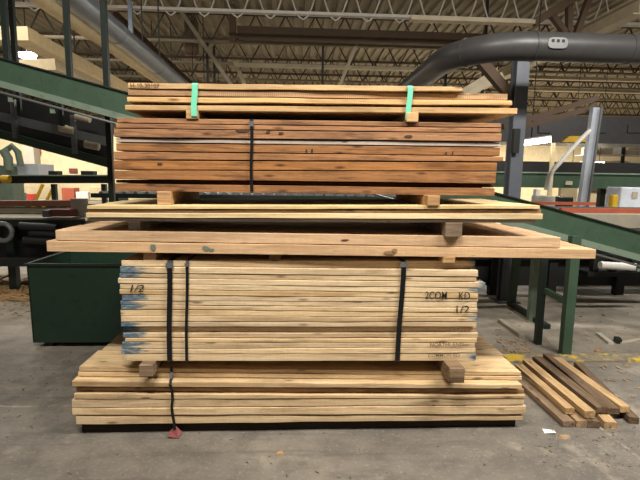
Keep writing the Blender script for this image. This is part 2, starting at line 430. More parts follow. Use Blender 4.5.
# --- wide pile on the floor
T = 'in the pile lying lowest on the floor'
rows = [
 dict(ul=79, ur=521, l=(367, 371.6), r=(371.8, 376), m='pale', dy=.06, label='topmost board of the floor pile, its wide pale face under the grey blocks'),
 dict(ul=78, ur=522, l=(372, 376.6), r=(376.5, 380.5), m='pale', dy=.058, label='thin pale board just under the top one of the floor pile'),
 dict(ul=72, ur=522, l=(381, 386.8), r=(382.5, 389), m='pale', dy=0, wane=.01, label='pale board jutting out over a dark gap near the top of the floor pile'),
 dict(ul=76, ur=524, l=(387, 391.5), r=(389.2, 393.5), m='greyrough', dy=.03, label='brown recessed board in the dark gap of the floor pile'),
 dict(ul=74, ur=526, l=(391.8, 399.5), r=(393.6, 399), m='pale', dy=.0, label='pale board right below the dark gap in the floor pile'),
 dict(ul=72, ur=524, l=(399.7, 408), r=(399.2, 405), m='pale', dy=.004, label='pale thick board, third from the bottom of the floor pile'),
 dict(ul=72, ur=526, l=(408.6, 415.5), r=(405.8, 414.5), m='pale', dy=.0, label='pale board, second from the bottom of the floor pile'),
 dict(ul=76, ur=523, l=(415.8, 425), r=(415.5, 420.8), m='pale', dy=.006, wane=.012, wob=.006, label='rough lowest board of the floor pile, just above the dark runners'),
]
YP = 2.72
pile = stack(rows, 76, 523, YP, .29, 2, 'boards in the pile on the floor',
             'pale board in the hidden inner rows of the floor pile', 'inner boards of the floor pile')

# --- two thick timbers
YS = 2.708
rows = [dict(ul=55.5, ur=560.5, l=(230, 240.6), r=(237.3, 248.2), m='slab', dy=.0, wob=.002, label='upper and shorter of the two thick tan timbers in mid pile'),
        dict(ul=46.5, ur=596, l=(241, 252), r=(248.6, 258.8), m='slab', dy=-.006, wob=.002, label='lower, longest thick timber reaching past all other lumber')]
slabs = stack(rows, 55, 560, YS, .32, 2, 'thick timbers', 'thick tan timber in the hidden inner rows behind the two long timbers', 'inner thick timbers')
# the inner timbers of the lower layer end at the same place as the front one

# --- thin pale boards on top of the timbers
rows = [dict(ul=87, ur=540, l=(205.5, 209.5), r=(205.3, 209.2), m='thin', dy=.0, wob=.002, label='topmost thin pale board of the flat stack above the thick timbers'),
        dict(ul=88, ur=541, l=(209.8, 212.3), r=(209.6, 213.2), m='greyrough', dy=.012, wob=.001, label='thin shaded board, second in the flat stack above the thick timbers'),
        dict(ul=86, ur=543, l=(212.6, 217.8), r=(213.6, 219.8), m='thin', dy=-.004, wob=.002, label='thin yellowish board, third in the flat stack above the thick timbers'),
        dict(ul=85, ur=536, l=(218, 221.2), r=(220.1, 223.2), m='white', dy=.015, wob=.001, label='lowest, whitish board of the flat stack above the thick timbers')]
YT = 2.675
thin = stack(rows, 86, 541, YT, .30, 2, 'thin boards in the flat stack', 'thin pale board in the hidden inner rows of the flat stack', 'inner boards of the flat stack')

# --- brown pack
rows = [dict(ul=117, ur=501, l=(117.3, 123), r=(123, 127.6), m='brown', dy=.004, label='topmost board of the brown pack, under the mint-strapped lumber'),
 dict(ul=116, ur=501, l=(123.3, 128.3), r=(128, 132.8), m='brown', dy=.0, label='brown board with a greyed end, second from the top of the brown pack'),
 dict(ul=114, ur=501.5, l=(128.6, 137), r=(133.3, 141.6), m='brown', dy=-.003, wane=.006, label='thick knotty brown board just above the white-faced one'),
 dict(ul=116, ur=500.5, l=(138, 142.2), r=(142.3, 146.8), m='white', dy=.008, label='white-faced thin board crossing the brown pack'),
 dict(ul=116, ur=500, l=(142.8, 150.8), r=(147.5, 156), m='brown', dy=.004, label='brown board just below the white-faced one, with two dark nail marks'),
 dict(ul=114, ur=503.5, l=(151.2, 159.8), r=(156.3, 161.6), m='brown', dy=-.002, wob=.003, label='brown board whose pale tip sticks out farthest from the brown pack'),
 dict(ul=113.5, ur=497, l=(160.2, 169.8), r=(162.6, 171), m='brown', dy=.0, label='brown board with a dark hole near one end, mid brown pack'),
 dict(ul=114, ur=496, l=(170.2, 179.3), r=(171.6, 183.6), m='brown', dy=.002, label='thick brown board above the dark recess of the brown pack'),
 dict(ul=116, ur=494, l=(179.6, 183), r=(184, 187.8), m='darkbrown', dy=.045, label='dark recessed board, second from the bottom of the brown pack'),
 dict(ul=115, ur=494.5, l=(183.3, 191), r=(188.2, 196.2), m='brown', dy=.005, label='lowest board of the brown pack, on two small blocks')]
YBr = 2.75
brown = stack(rows, 117, 498, YBr, .28, 2, 'boards in the brown pack', 'brown board in the hidden inner rows of the brown pack', 'inner boards of the brown pack')

# --- top lumber with mint straps
rows = [dict(ul=128, ur=462, l=(82, 89), r=(87.0, 92.2), m='gold', dy=.0, label='shortest top board with brown handwritten numbers on one end'),
 dict(ul=128, ur=510, l=(89.3, 95.3), r=(92.6, 99.5), m='goldrough', dy=.003, rec=.03, label='rough-edged board right under the short numbered board'),
 dict(ul=127, ur=512, l=(96, 102.2), r=(100, 105.8), m='gold', dy=.002, wob=.005, wane=.008, label='golden board third from the top of the whole stack'),
 dict(ul=125, ur=517.5, l=(104.6, 110.2), r=(107.8, 114), m='gold', dy=.0, label='long saw-marked lowest board in the mint-strapped lumber, longest of the four')]
YG = 2.75
gold = stack(rows, 128, 510, YG, .28, 2, 'boards in the mint-strapped lumber', 'golden board in the hidden inner rows of the mint-strapped lumber', 'inner boards of the mint-strapped lumber')
text_on(gold[0], 'H-10-20107', 130.5, 87.6, YG - .0035, 4.2, M['brownink'], 27, name='handwritten_mark', label='brown handwritten numbers')

# --- blocks between the layers
def block(u0, u1, v0, v1, Yf, depth, mat, label, group, zbot=None, ztop=None, rot=0):
    a, b = at(u0, v1, Yf), at(u1, v0, Yf)
    z0 = a.z if zbot is None else zbot; z1 = b.z if ztop is None else ztop
    mb = MB().box(a.x, b.x, Yf, Yf + depth, z0, z1)
    return tag(mb.build('spacer_block', M[mat], bevel=.004), label, 'block', group)

def ztop_of(o, x): # top of a board at world x
    zs = [(abs(q.co.x + o.location.x - x), q.co.z + o.location.z) for q in o.data.vertices]
    m = min(a for a, _ in zs); return max(z for a, z in zs if a < m + .06)
def zbot_of(o, x):
    zs = [(abs(q.co.x + o.location.x - x), q.co.z + o.location.z) for q in o.data.vertices]
    m = min(a for a, _ in zs); return min(z for a, z in zs if a < m + .06)

def spacer(u0, u1, Yf, depth, mat, label, group, below, above):
    x0, x1 = at(u0, 200, Yf).x, at(u1, 200, Yf).x
    xm = (x0 + x1) / 2
    mb = MB().box(x0, x1, Yf, Yf + depth, ztop_of(below, xm) - .001, zbot_of(above, xm) + .001)
    return tag(mb.build('spacer_block', M[mat], bevel=.003), label, 'block', group)

G = 'wooden spacer blocks between the layers'
def uat(u, v): return u
spacer(132, 146.5, 2.655, .9, 'greyblock', 'grey block under the blue-ended pack, near the loose black strap', G, pile[0], blue[17])
spacer(459, 475, 2.605, .9, 'greyblock', 'grey block under the blue-ended pack, near the grade letters', G, pile[0], blue[17])
spacer(141, 154, 2.735, .85, 'block', 'small block under the thick timbers, close to the green bin', G, blue[0], slabs[1])
spacer(269, 281, 2.79, .78, 'block', 'small shaded block under the thick timbers, mid length', G, blue[0], slabs[1])
spacer(446, 458.5, 2.70, .85, 'block', 'brown block under the thick timbers, above the grade letters', G, blue[0], slabs[1])
spacer(127, 139, 2.76, .8, 'white', 'whitish block on the thick timbers, close to the maroon box', G, slabs[0], thin[3])
spacer(447, 464, 2.672, .85, 'greyblock', 'grey block on the thick timbers, close to the sloping conveyor', G, slabs[0], thin[3])
spacer(157, 171, 2.73, .8, 'block', 'orange-tan block under the brown pack, close to the green bin end', G, thin[0], brown[9])
spacer(427.5, 440, 2.665, .85, 'block', 'tan block under the brown pack, close to the steel column', G, thin[0], brown[9])
spacer(188, 200, 2.745, .8, 'gold', 'tan block inside the mint strap next to the handwritten numbers', G, brown[0], gold[3])
spacer(403.5, 415, 2.735, .8, 'gold', 'tan block inside the mint strap closer to the big bent duct', G, brown[0], gold[3])
# bearers along the floor, coloured near black as the shade under the pile
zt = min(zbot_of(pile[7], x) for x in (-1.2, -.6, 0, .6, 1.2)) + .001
for yy, lb in ((2.768, 'long shade-dark bearer on the floor under the front of the lowest pile'), (3.4, 'long shade-dark bearer on the floor under the back of the lowest pile')):
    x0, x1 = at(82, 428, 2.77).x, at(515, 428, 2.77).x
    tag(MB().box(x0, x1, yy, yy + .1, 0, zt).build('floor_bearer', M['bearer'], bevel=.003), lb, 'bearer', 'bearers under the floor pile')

# dark marks and smudges on the front faces
def smudge(parent, u, v, wpx, hpx, Y, mat, name):
    p = at(u, v, Y); k = Y / F; n = 9; rr = random.Random(int(u * 3 + v))
    vs = []
    for i in range(n):
        an = 6.2832 * i / n; r = rr.uniform(.7, 1.1)
        vs.append((p.x + r * math.cos(an) * wpx * k / 2, Y - .0012, p.z + r * math.sin(an) * hpx * k / 2))
    return MB().add(vs, [tuple(range(n))]).build(name, M[mat], parent)
for u, v, a, b in ((153, 247.5, 6, 8), (206, 248.5, 8, 6), (212, 250, 6, 4)): smudge(slabs[1], u, v, a, b, YS - .007, 'teal', 'teal_smudge')
for u, v, a, b in ((389, 253, 12, 4), (394, 251, 7, 6)): smudge(slabs[1], u, v, a, b, YS - .007, 'brownmark2', 'dark_smudge')
smudge(slabs[0], 345, 240, 9, 1.8, YS - .001, 'brownink', 'dark_smudge')
for u, v in ((306.5, 150.8), (312, 150.8), (446, 153.5), (452.5, 153.5)): smudge(brown[4], u, v, 2, 4.5, YBr + .003, 'ink', 'nail_mark')
for u, v, a, b in ((243, 131, 16, 4), (268, 132, 5, 4), (281, 133, 6, 3), (408, 136.5, 9, 5)): smudge(brown[2], u, v, a, b * .7, YBr - .004, 'brownmark', 'dark_smudge')
smudge(brown[6], 160, 163.8, 6, 2.4, YBr - .001, 'brownmark', 'knot_hole')

# --- straps (each one a closed loop of flat band)
def band(pts, wv, th=.0015):
    """closed ribbon through pts (x,y,z); its width along x"""
    mb = MB(); n = len(pts)
    vs = []
    for p in pts: vs += [(p[0] - wv / 2, p[1], p[2]), (p[0] + wv / 2, p[1], p[2])]
    fs = [(2 * i, 2 * i + 1, 2 * ((i + 1) % n) + 1, 2 * ((i + 1) % n)) for i in range(n)]
    mb.add(vs, fs); return mb
def strap(ut, ub, vt, vb, Yf, top, bot, wpx, mat, label, group, depth, name='steel_strap', buckle=None, zb=None):
    a, b = at(ut, vt, Yf), at(ub, vb, Yf)
    zt = ztop_of(top, a.x) + .002; z0 = (zbot_of(bot, b.x) - .002) if zb is None else zb
    w = wpx * Yf / F
    pts = [(a.x, Yf + .012, zt), (a.x, Yf, zt - .012)]
    for k in range(1, 9): t = k / 8; pts.append((a.x + (b.x - a.x) * t + .002 * math.sin(7 * t), Yf, zt - .012 + (z0 + .01 - zt + .012) * t))
    pts += [(b.x, Yf + .012, z0), (b.x, Yf + depth, z0), (a.x, Yf + depth, zt)]
    mb = band(pts, w)
    o = mb.build(name, M[mat])
    s = o.modifiers.new('thickness', 'SOLIDIFY'); s.thickness = .0015; s.offset = 0
    tag(o, label, 'strap', group)
    if buckle:
        sub(o, MB().box(a.x - w * .75, a.x + w * .75, Yf - .004, Yf, zt - .012 - buckle, zt - .012), 'strap_clip', M['steel'])
    return o
GS = 'black straps round the blue-ended pack'
strap(169.5, 169.5, 262, 362, YB - .008, blue[0], blue[17], 5.2, 'strap', 'wide black strap round the blue-ended pack, nearest the bin', GS, .93, buckle=.03)
strap(187, 186.5, 262, 362, YB - .008, blue[0], blue[17], 3.0, 'strap', 'narrow black strap beside the wide one on the blue-ended pack', GS, .93, buckle=.02)
strap(404, 397, 264, 364, YB - .008, blue[0], blue[17], 5.2, 'strap', 'slanting black strap near the grade letters of the blue-ended pack', GS, .93, buckle=.02)
strap(251.5, 251.5, 120, 193, YBr - .008, brown[0], brown[9], 3.0, 'strap', 'single narrow black strap round the brown pack', None, .86, buckle=.03)
GM = 'mint straps round the top lumber'
strap(194.5, 194, 82, 118, YG - .012, gold[0], gold[3], 5.5, 'mint', 'mint green strap on the top lumber beside the handwritten numbers', GM, .86, 'plastic_strap', zb=ztop_of(brown[0], at(194, 118, YG).x) + .004)
strap(410.5, 408, 84, 121, YG - .012, gold[0], gold[3], 5.2, 'mint', 'mint green strap on the top lumber nearer the bent duct', GM, .86, 'plastic_strap', zb=ztop_of(brown[0], at(408, 121, YG).x) + .004)
# loose wavy strap hanging down the floor pile
pts = [at(u, v, y) for u, v, y in ((171, 365.5, 2.77), (171.5, 372, 2.765), (171, 379, 2.74), (170, 385, 2.705), (172, 391, 2.71), (172.5, 399, 2.712), (171.5, 407, 2.712), (172.5, 415, 2.712), (174, 423, 2.71), (174.5, 430, 2.715))]
mb = MB(); vs = []
for p in pts: vs += [(p.x - .008, p.y, p.z), (p.x + .008, p.y + .004, p.z)]
mb.add(vs, [(2 * i, 2 * i + 1, 2 * i + 3, 2 * i + 2) for i in range(len(pts) - 1)])
o = mb.build('loose_strap', M['strap']); s = o.modifiers.new('thickness', 'SOLIDIFY'); s.thickness = .0015
tag(o, 'loose wavy black strap hanging down the floor pile to a red tag', 'strap')
p = pts[-1]
t = MB().add([(p.x - .035, p.y - .03, .012), (p.x + .03, p.y - .035, .006), (p.x + .045, p.y + .01, .02), (p.x + .005, p.y + .02, .055), (p.x - .03, p.y + .012, .03)], [(0, 1, 2, 3, 4)])
o2 = sub(o, t, 'red_tag', M['maroon']); o2['label'] = 'crumpled red tag'
s = o2.modifiers.new('thickness', 'SOLIDIFY'); s.thickness = .002

# ------------------------------------------------------------------ loose sticks on the floor
def stick(x_front, x_back, yf, yb, w, h, z, mat, label, zb=None, roll=0.0):
    a = Vector((x_front, yf, z + h / 2)); b = Vector((x_back, yb, (z if zb is None else zb) + h / 2))
    # built along local x so that the grain follows its length
    Lg = (b - a).length
    mb = board_mesh('wooden_stick', -Lg / 2, Lg / 2, -w / 2, w, (-h / 2, h / 2), (-h / 2, h / 2), .004, 14)
    me = bpy.data.meshes.new('wooden_stick'); me.from_pydata([tuple(v) for v in mb.v], [], mb.f); me.materials.append(M[mat])
    o = bpy.data.objects.new('wooden_stick', me); COL.objects.link(o)
    d = (b - a).normalized(); q = d.to_track_quat('X', 'Z')
    o.rotation_mode = 'QUATERNION'; o.rotation_quaternion = q @ Matrix.Rotation(roll, 3, 'X').to_quaternion()
    o.location = (a + b) / 2
    return tag(o, label, 'stick', 'loose sticks on the floor')
SX = lambda u, v, z: atz(u, v, z)
def stick_px(uf, vf, ub, vb, w, h, z, mat, label, zb=None, roll=0):
    """(uf, vf) middle of the near end's top edge, (ub, vb) of the far end's"""
    a = atz(uf, vf, z + h); b = atz(ub, vb, (z if zb is None else zb) + h)
    return stick(a.x, b.x, a.y, b.y, w, h, z, mat, label, zb, roll)
stick_px(569, 421, 520, 378, .085, .045, 0.0, 'greyblock', 'grey-brown plank flat on the floor, nearest the lumber pile')
stick_px(582, 421, 531, 372, .075, .045, 0.0, 'stick_l', 'short-ended tan stick on the floor between grey plank and stacked sticks')
stick_px(594, 421, 545, 366, .085, .05, 0.0, 'stick_d', 'dark lower stick under the middle of the loose heap')
stick_px(611, 422, 560, 368, .085, .05, 0.0, 'stick_l', 'lower stick with a pale square end poking out below dark ones')
stick_px(634, 417, 578, 362, .07, .05, 0.0, 'stick_d', 'dark lower stick at the kerb side of the heap, end at photo edge')
stick_px(570, 408, 519, 364, .07, .045, .047, 'stick_l', 'pale split stick on top of the heap, nearest the lumber pile')
stick_px(590, 411, 527, 359, .08, .05, .052, 'stick_l', 'orange-tan stick with a clean sawn end on top of the heap')
stick_px(602, 407, 537, 356, .085, .05, .052, 'stick_d', 'dark weathered stick beside the orange-tan one on the heap')
stick_px(613, 408, 548, 353, .095, .045, .053, 'stick_d', 'broad dark grey stick across the top of the heap')
stick_px(625, 406, 557, 357, .075, .05, .053, 'stick_l', 'pale knotty stick on the heap, nearest the yellow kerb paint')

# paper and chips near the heap
p = atz(549, 432)
o = MB().box(p.x - .035, p.x + .035, p.y - .028, p.y + .028, .001, .003)
ob = o.build('paper_scrap', M['paper'], origin=(p.x, p.y, 0)); ob.rotation_euler.z = -.25
# lift one corner a little
ob.data.vertices[5].co.z += .012; ob.data.vertices[1].co.z += .012
tag(ob, 'small white paper scrap on the concrete in front of the sticks', 'paper')
def chip(u, v, r, label, mat='debris', h=.012):
    p = atz(u, v); mb = MB(); n = 7; rr = random.Random(int(u * 7 + v))
    ring = [(p.x + r * rr.uniform(.6, 1.1) * math.cos(i / n * 6.283) * 1.5, p.y + r * rr.uniform(.6, 1.1) * math.sin(i / n * 6.283)) for i in range(n)]
    vs = [(x, y, 0) for x, y in ring] + [((x - p.x) * .75 + p.x, (y - p.y) * .75 + p.y, h * rr.uniform(.7, 1.2)) for x, y in ring]
    fs = [tuple(range(n - 1, -1, -1)), tuple(range(n, 2 * n))] + [(i, (i + 1) % n, n + (i + 1) % n, n + i) for i in range(n)]
    return tag(mb.add(vs, fs).build('wood_chip', M[mat]), label, 'chip', 'wood chips on the floor')
chip(564, 437, .03, 'pale wood chip beside the white paper scrap')
chip(598, 352, .03, 'pale wood chip on the dusty floor beyond the kerb', h=.03)
chip(280, 454, .018, 'tiny pale chip on the concrete in front of the floor pile')

# ------------------------------------------------------------------ setting
struct(MB().box(-32, 45, -4, 33, -.1, 0).build('floor', M['floor'], origin=(0, 0, 0)))
# corrugated roof deck, ribs running away from the viewer
mb = MB(); prof = []
x = -32.0
while x < 45:
    prof += [(x, 0), (x + .11, 0), (x + .14, .07), (x + .25, .07)]; x += .28
vs = []; ZD = 6.0
for px_, pz in prof: vs += [(px_, -3, ZD + pz), (px_, 33, ZD + pz)]
mb.add(vs, [(2 * i, 2 * i + 2, 2 * i + 3, 2 * i + 1) for i in range(len(prof) - 1)])
struct(mb.build('ceiling', M['deck'], origin=(0, 0, ZD)))
struct(MB().box(-32, 45, 32, 32.2, 0, 6).build('wall_back', M['wall']))
struct(MB().box(-18, -3.9, 14, 14.15, 0, 2.75).build('wall_left', M['wall']))
a, b = atz(470, 363), atz(660, 357)
struct(MB().box(a.x - .3, b.x + 1.5, 3.80, 3.97, 0, .018).build('trim_1', M['kerb']))

# roof joists
JY = [10.75 + 2.35 * k for k in range(9)]
NTH = ['nearest', 'second', 'third', 'fourth', 'fifth', 'sixth', 'seventh', 'eighth', 'farthest']
for k, jy in enumerate(JY):
    nth = NTH[k]
    lab = ('nearest open-web roof joist, its zigzag rods painted pale like lamplight, looping below its bottom edge' if k == 0 else
           'open-web steel roof joist with zigzag rods, %s one back from the lumber' % nth)
    r = thing('roof_joist', lab, 'joist', (0, jy, 5.2), 'open-web roof joists')
    x0, x1 = -.68 * jy - 3, .78 * jy + 4
    mt = M['joist_lit'] if k == 0 else M['joist']  # nearest joist coloured pale to stand in for light from a closer lamp
    x1b = x1 if k else 18
    for nm, zz in (('bottom_chord', 5.2), ('top_chord', 5.93)):
        MB().bar((x0, jy - .045, zz), (x1b, jy - .045, zz), .05, .06).bar((x0, jy + .045, zz), (x1b, jy + .045, zz), .05, .06).build(nm, mt if nm == 'bottom_chord' else M['darkbeam'], r)
    if k == 0:                      # one continuous bent rod, rounded where it passes the bottom chord
        pts = []; x = x0
        while x < x1b:
            for t in range(8): pts.append((x + .72 * t / 8, jy, 5.5 + .42 * (1 - 2 * math.sin(math.pi * t / 8) ** .9)))
            x += .72
        MB().tube(pts, .017, 6).build('web', mt, r, smooth=True)
    else:
        mb = MB(); x = x0; up = False
        while x < x1b:
            a = (x, jy, 5.93 if up else 5.2); b = (x + .40, jy, 5.2 if up else 5.93)
            mb.bar(a, b, .032, .032); x += .40; up = not up
        mb.build('web', M['rod'], r)

# girders running away from the viewer, below the roof deck
def along(u, v, Y0, Y1, w, h, name, mat, label, cat, round_=False, group=None):
    p = at(u, v, Y0)
    a = Vector((p.x, Y0, p.z)); b = Vector((p.x, Y1, p.z))
    mb = MB().tube([a, b], w / 2, 16) if round_ else MB().bar(a, b, w, h)
    return tag(mb.build(name, M[mat], smooth=round_), label, cat, group)
def girder(u, v, Y0, Y1, w, h, mat, label):
    p = at(u, v, Y0)
    mb = MB().ibeam((p.x, Y0, p.z), (p.x, Y1, p.z), w, h, .03)
    return tag(mb.build('roof_girder', M[mat]), label, 'girder', 'roof girders')
girder(640, 6, 9, 30, .25, .30, 'palebeam', 'pale roof girder running back above the big bent duct')
girder(112, 18, 10, 28, .2, .3, 'darkbeam', 'dark roof girder running back beside the blue-grey pipe')
for (u0, v0, u1, v1, Y, w_, mt, lab) in ((180, 10, 232, 86, 12.9, .1, 'joist', 'thin slanting brace running down the roof space beside the pair of hanger rods'), (235, 62, 247, 90, 15.2, .12, 'palebeam', 'short pale slanting brace under the near end of the unlit strip light'),
                                 (367, 19, 338, 90, 13.0, .08, 'palebeam', 'thin pale brace slanting across the roof space over the middle of the lumber')):
    a, b = at(u0, v0, Y), at(u1, v1, Y)
    tag(MB().bar(a, b, w_, w_).build('roof_brace', M[mt]), lab, 'brace')
a, b = at(185, 52, 13.6), at(196, 24, 13.6)
tag(MB().box(a.x, b.x, 13.6, 13.9, a.z, 5.95).build('hanging_box', M['darkbeam']), 'dark narrow box hanging under the roof near the hanger rods', 'box')
a, b = at(229.5, 41, 12.5), at(235.5, 16, 12.5)
tag(MB().box(a.x, b.x, 12.45, 12.6, a.z, 5.95).build('hanging_stub', M['darkbeam']), 'dark stub dropping from the roof to the end of the cross beam', 'post')
a = at(131.5, 42, 9.5)
tag(MB().bar((a.x, 9.5, a.z), (a.x, 9.5, 5.95), .08, .06).build('hanging_post', M['bluesteel']), 'blue-grey post hanging from the roof beside the blue-grey pipe', 'post')
# crosswise dark beam and strip lights
a, b = at(238, 38, 12.6), at(640, 54, 12.6)
tag(MB().bar((a.x, 12.6, 5.3), (b.x + 2, 12.6, 5.28), .2, .30).build('cross_beam', M['darkbeam']), 'dark brown beam crossing under the roof behind the lumber', 'beam')
tag(MB().box(at(238, 66, 14.6).x, at(426, 70, 14.6).x, 14.5, 14.7, at(320, 68.5, 14.6).z, at(320, 65.5, 14.6).z).build('strip_light', M['palebeam']), 'long unlit strip light under the roof above the top lumber', 'light')
tag(MB().box(at(410, 26, 9.2).x, at(533, 28, 9.2).x, 9.12, 9.3, 4.62, 4.69).build('conduit_rail', M['palebeam']), 'pale straight rail under the roof ending above the bent duct', 'rail')
for (v, Y, lab) in ((79, 15.6, 'unlit strip light under the roof just below the bent duct'), (91, 18.2, 'farther unlit strip light under the roof beyond the steel column')):
    a, b = at(524, v - 2, Y), at(700, v + 2, Y)
    tag(MB().box(a.x, b.x, Y, Y + .2, (a.z + b.z) / 2 - .05, (a.z + b.z) / 2 + .05).bar((a.x + .5, Y + .1, a.z), (a.x + .5, Y + .1, 5.98), .02, .02).bar((b.x - .5, Y + .1, a.z), (b.x - .5, Y + .1, 5.98), .02, .02).build('strip_light', M['palebeam']), lab, 'light')
for (u0, v0, u1, v1, lab) in ((569, -6, 569, 60, 'dark upright roof brace behind the cover plate of the bent duct'), (548, 10, 572, 42, 'dark slanting roof brace behind the cover plate of the bent duct'), (590, -4, 574, 40, 'dark roof brace leaning away behind the bent duct')):
    a, b = at(u0, v0, 9.3), at(u1, v1, 9.3)
    tag(MB().bar(a, b, .12, .1).build('roof_brace', M['darkbeam']), lab, 'brace')
p = at(533, 27, 9.2)
tag(MB().bar((p.x, 9.2, 4.65), (p.x + 2.2, 9.2, 6.0), .12, .14).build('roof_brace', M['darkbeam']), 'dark brace rising to the roof from the pale rail end', 'brace')
for (u0, v0, u1, v1, Y, w, lab) in ((478, 58, 512, 98, 6.2, .12, 'brown diagonal brace between bent duct and steel column'),):
    a, b = at(u0, v0, Y), at(u1, v1, Y)
    tag(MB().bar(a, b, w, w).build('roof_brace', M['darkbeam']), lab, 'brace')
for (u0, v0, u1, v1, Y, lab) in ((462, 92, 497, 71, 8.5, 'upper of two pale slanting struts beside the short top board'), (466, 96, 502, 75, 8.2, 'lower of two pale slanting struts beside the short top board')):
    a, b = at(u0, v0, Y), at(u1, v1, Y)
    tag(MB().bar(a, b, .09, .1).build('slanting_strut', M['palebeam']), lab, 'strut', 'pale slanting struts')
for (u, vt, vb, Y, mat, lab) in ((207, 40, 83, 13.1, 'black', 'thin dark hanger rod above the mint strap end'), (214, 46, 83, 13.3, 'black', 'thin dark hanger rod just behind the other one above the lumber'),
                            (323, 44, 84, 13.1, 'black', 'thin dark drop rod above the middle of the top lumber'), (447, 50, 86, 13.1, 'black', 'thin dark drop rod near the short top board end')):
    a = at(u, vt, Y); b = at(u, vb + 12, Y)
    tag(MB().bar((a.x, Y, a.z), (a.x, Y, b.z), .06, .06).build('hanger_rod', M[mat]), lab, 'rod', 'hanger rods')

# ------------------------------------------------------------------ big bent duct
YD = 5.0
p0 = at(700, 48.5, YD); p1 = at(533, 46.5, YD)
rad = .148; bend = .75
path = [Vector((p0.x, YD, p1.z)), Vector((p1.x, YD, p1.z))]
cx, cy = p1.x, YD + bend
for k in range(1, 11):
    an = math.pi / 2 * k / 10
    path.append(Vector((cx - bend * math.sin(an), cy - bend * math.cos(an), p1.z)))
path.append(Vector((cx - bend, 16, p1.z)))
d = thing('bent_duct', 'big dark grey round duct bending back above the lumber', 'duct', tuple(p1))
MB().tube(path, rad, 24).build('duct_pipe', M['duct'], d, smooth=True)
for q, dv in ((Vector((p1.x, YD, p1.z)), Vector((1, 0, 0))), (path[7], (path[8] - path[6]).normalized()), (Vector((at(628, 48, YD).x, YD, p1.z)), Vector((1, 0, 0)))):
    MB().tube([q - dv * .015, q + dv * .015], rad + .006, 24).build('seam_band', M['duct'], d, smooth=True)
e = at(550, 47, YD)
pl = MB(); n = 14
for sgn in (0,):
    vs = []
    for i in range(n):
        an = 2 * math.pi * i / n
        vs.append((e.x + math.copysign(abs(math.cos(an)) ** .5, math.cos(an)) * .105, YD - rad - .006, e.z + math.copysign(abs(math.sin(an)) ** .6, math.sin(an)) * .055))
    vs2 = [(x, y + .03, z) for x, y, z in vs]
    pl.add(vs + vs2, [tuple(range(n)), tuple(range(2 * n - 1, n - 1, -1))] + [(i, n + i, n + (i + 1) % n, (i + 1) % n) for i in range(n)])
plate = pl.build('cover_plate', M['steel'], d); plate['label'] = 'small light cover plate with dark marks'
for dx in (-.055, 0, .055): sub_ = MB().box(e.x + dx - .016, e.x + dx + .016, YD - rad - .008, YD - rad - .005, e.z + .005, e.z + .035); sub_.build('dark_mark', M['black'], plate, origin=None)

# ------------------------------------------------------------------ steel column and leaning post
p = at(511.5, 198, 5.9)
c = thing('steel_column', 'grey steel column standing behind the lumber under the bent duct', 'column', (p.x, 5.9, 0))
MB().ibeam((p.x, 5.9, 0), (p.x, 5.9, 3.25), .16, .16, .03, (0, 1, 0)).build('column_shaft', M['colsteel'], c)
MB().box(p.x - .13, p.x + .13, 5.77, 6.03, 3.25, 3.27).build('cap_plate', M['steel'], c)
MB().box(p.x - .1, p.x - .02, 5.74, 5.8, 1.95, 2.25).build('junction_box', M['black'], c)
MB().box(p.x - .15, p.x + .15, 5.75, 6.05, 0, .02).build('base_plate', M['steel'], c)
a, b = at(596, 108, 8.2), at(581, 215, 8.2)
d_ = (a - b).normalized(); t0 = b - d_ * (b.z / d_.z)
c = thing('leaning_post', 'blue-grey steel post leaning toward the slanting struts', 'post', tuple(t0))
MB().bar(t0, a, .16, .10, (0, 1, 0)).build('post_shaft', M['postpaint'], c)
MB().bar(t0 + Vector((.06, -.06, .02)), a + Vector((.06, -.06, 0)), .03, .05, (0, 1, 0)).build('post_rib', M['steel'], c)
for (u0, v0, u1, v1) in ((503, 127, 597, 98), (520, 128, 595, 107)): MB().bar(at(u0, v0, 8.32), at(u1, v1, 8.32), .08, .09).build('slanting_strut', M['darkbeam'], c)
MB().bar(a - Vector((.1, -.1, .05)), a + Vector((.06, .1, .08)), .12, .05, (0, 1, 0)).build('gusset', M['darkbeam'], c)

# ------------------------------------------------------------------ sloping conveyor passing behind all the lumber
YN, YF = 4.3, 5.0
def online(u, v0, slope, Y): return at(u, v0 + slope * u, Y)
cv = thing('sloping_conveyor', 'long green conveyor sloping down behind the lumber stack', 'conveyor', tuple(at(320, 300, 4.6)))
def rail(parent, name, vtop, vbot, slope, Y, th, mat, u0=-120, u1=760):
    q = [online(u0, vbot, slope, Y), online(u1, vbot, slope, Y), online(u1, vtop, slope, Y), online(u0, vtop, slope, Y)]
    f = [Vector(v) for v in q]; bk = [v + Vector((0, th, 0)) for v in f]
    return MB().hexa([f[0], f[1], bk[1], bk[0], f[3], f[2], bk[2], bk[3]]).build(name, M[mat], parent)
SL = .272
rail(cv, 'side_beam', 58.5, 80.5, SL, YN, .03, 'green')
rail(cv, 'top_flange', 57.2, 58.6, SL, YN - .02, .08, 'dkgreen')
rail(cv, 'bottom_flange', 80.5, 87, SL, YN - .06, .1, 'palegreen')
rail(cv, 'side_beam', 58.5, 80, SL, YF, .03, 'green')
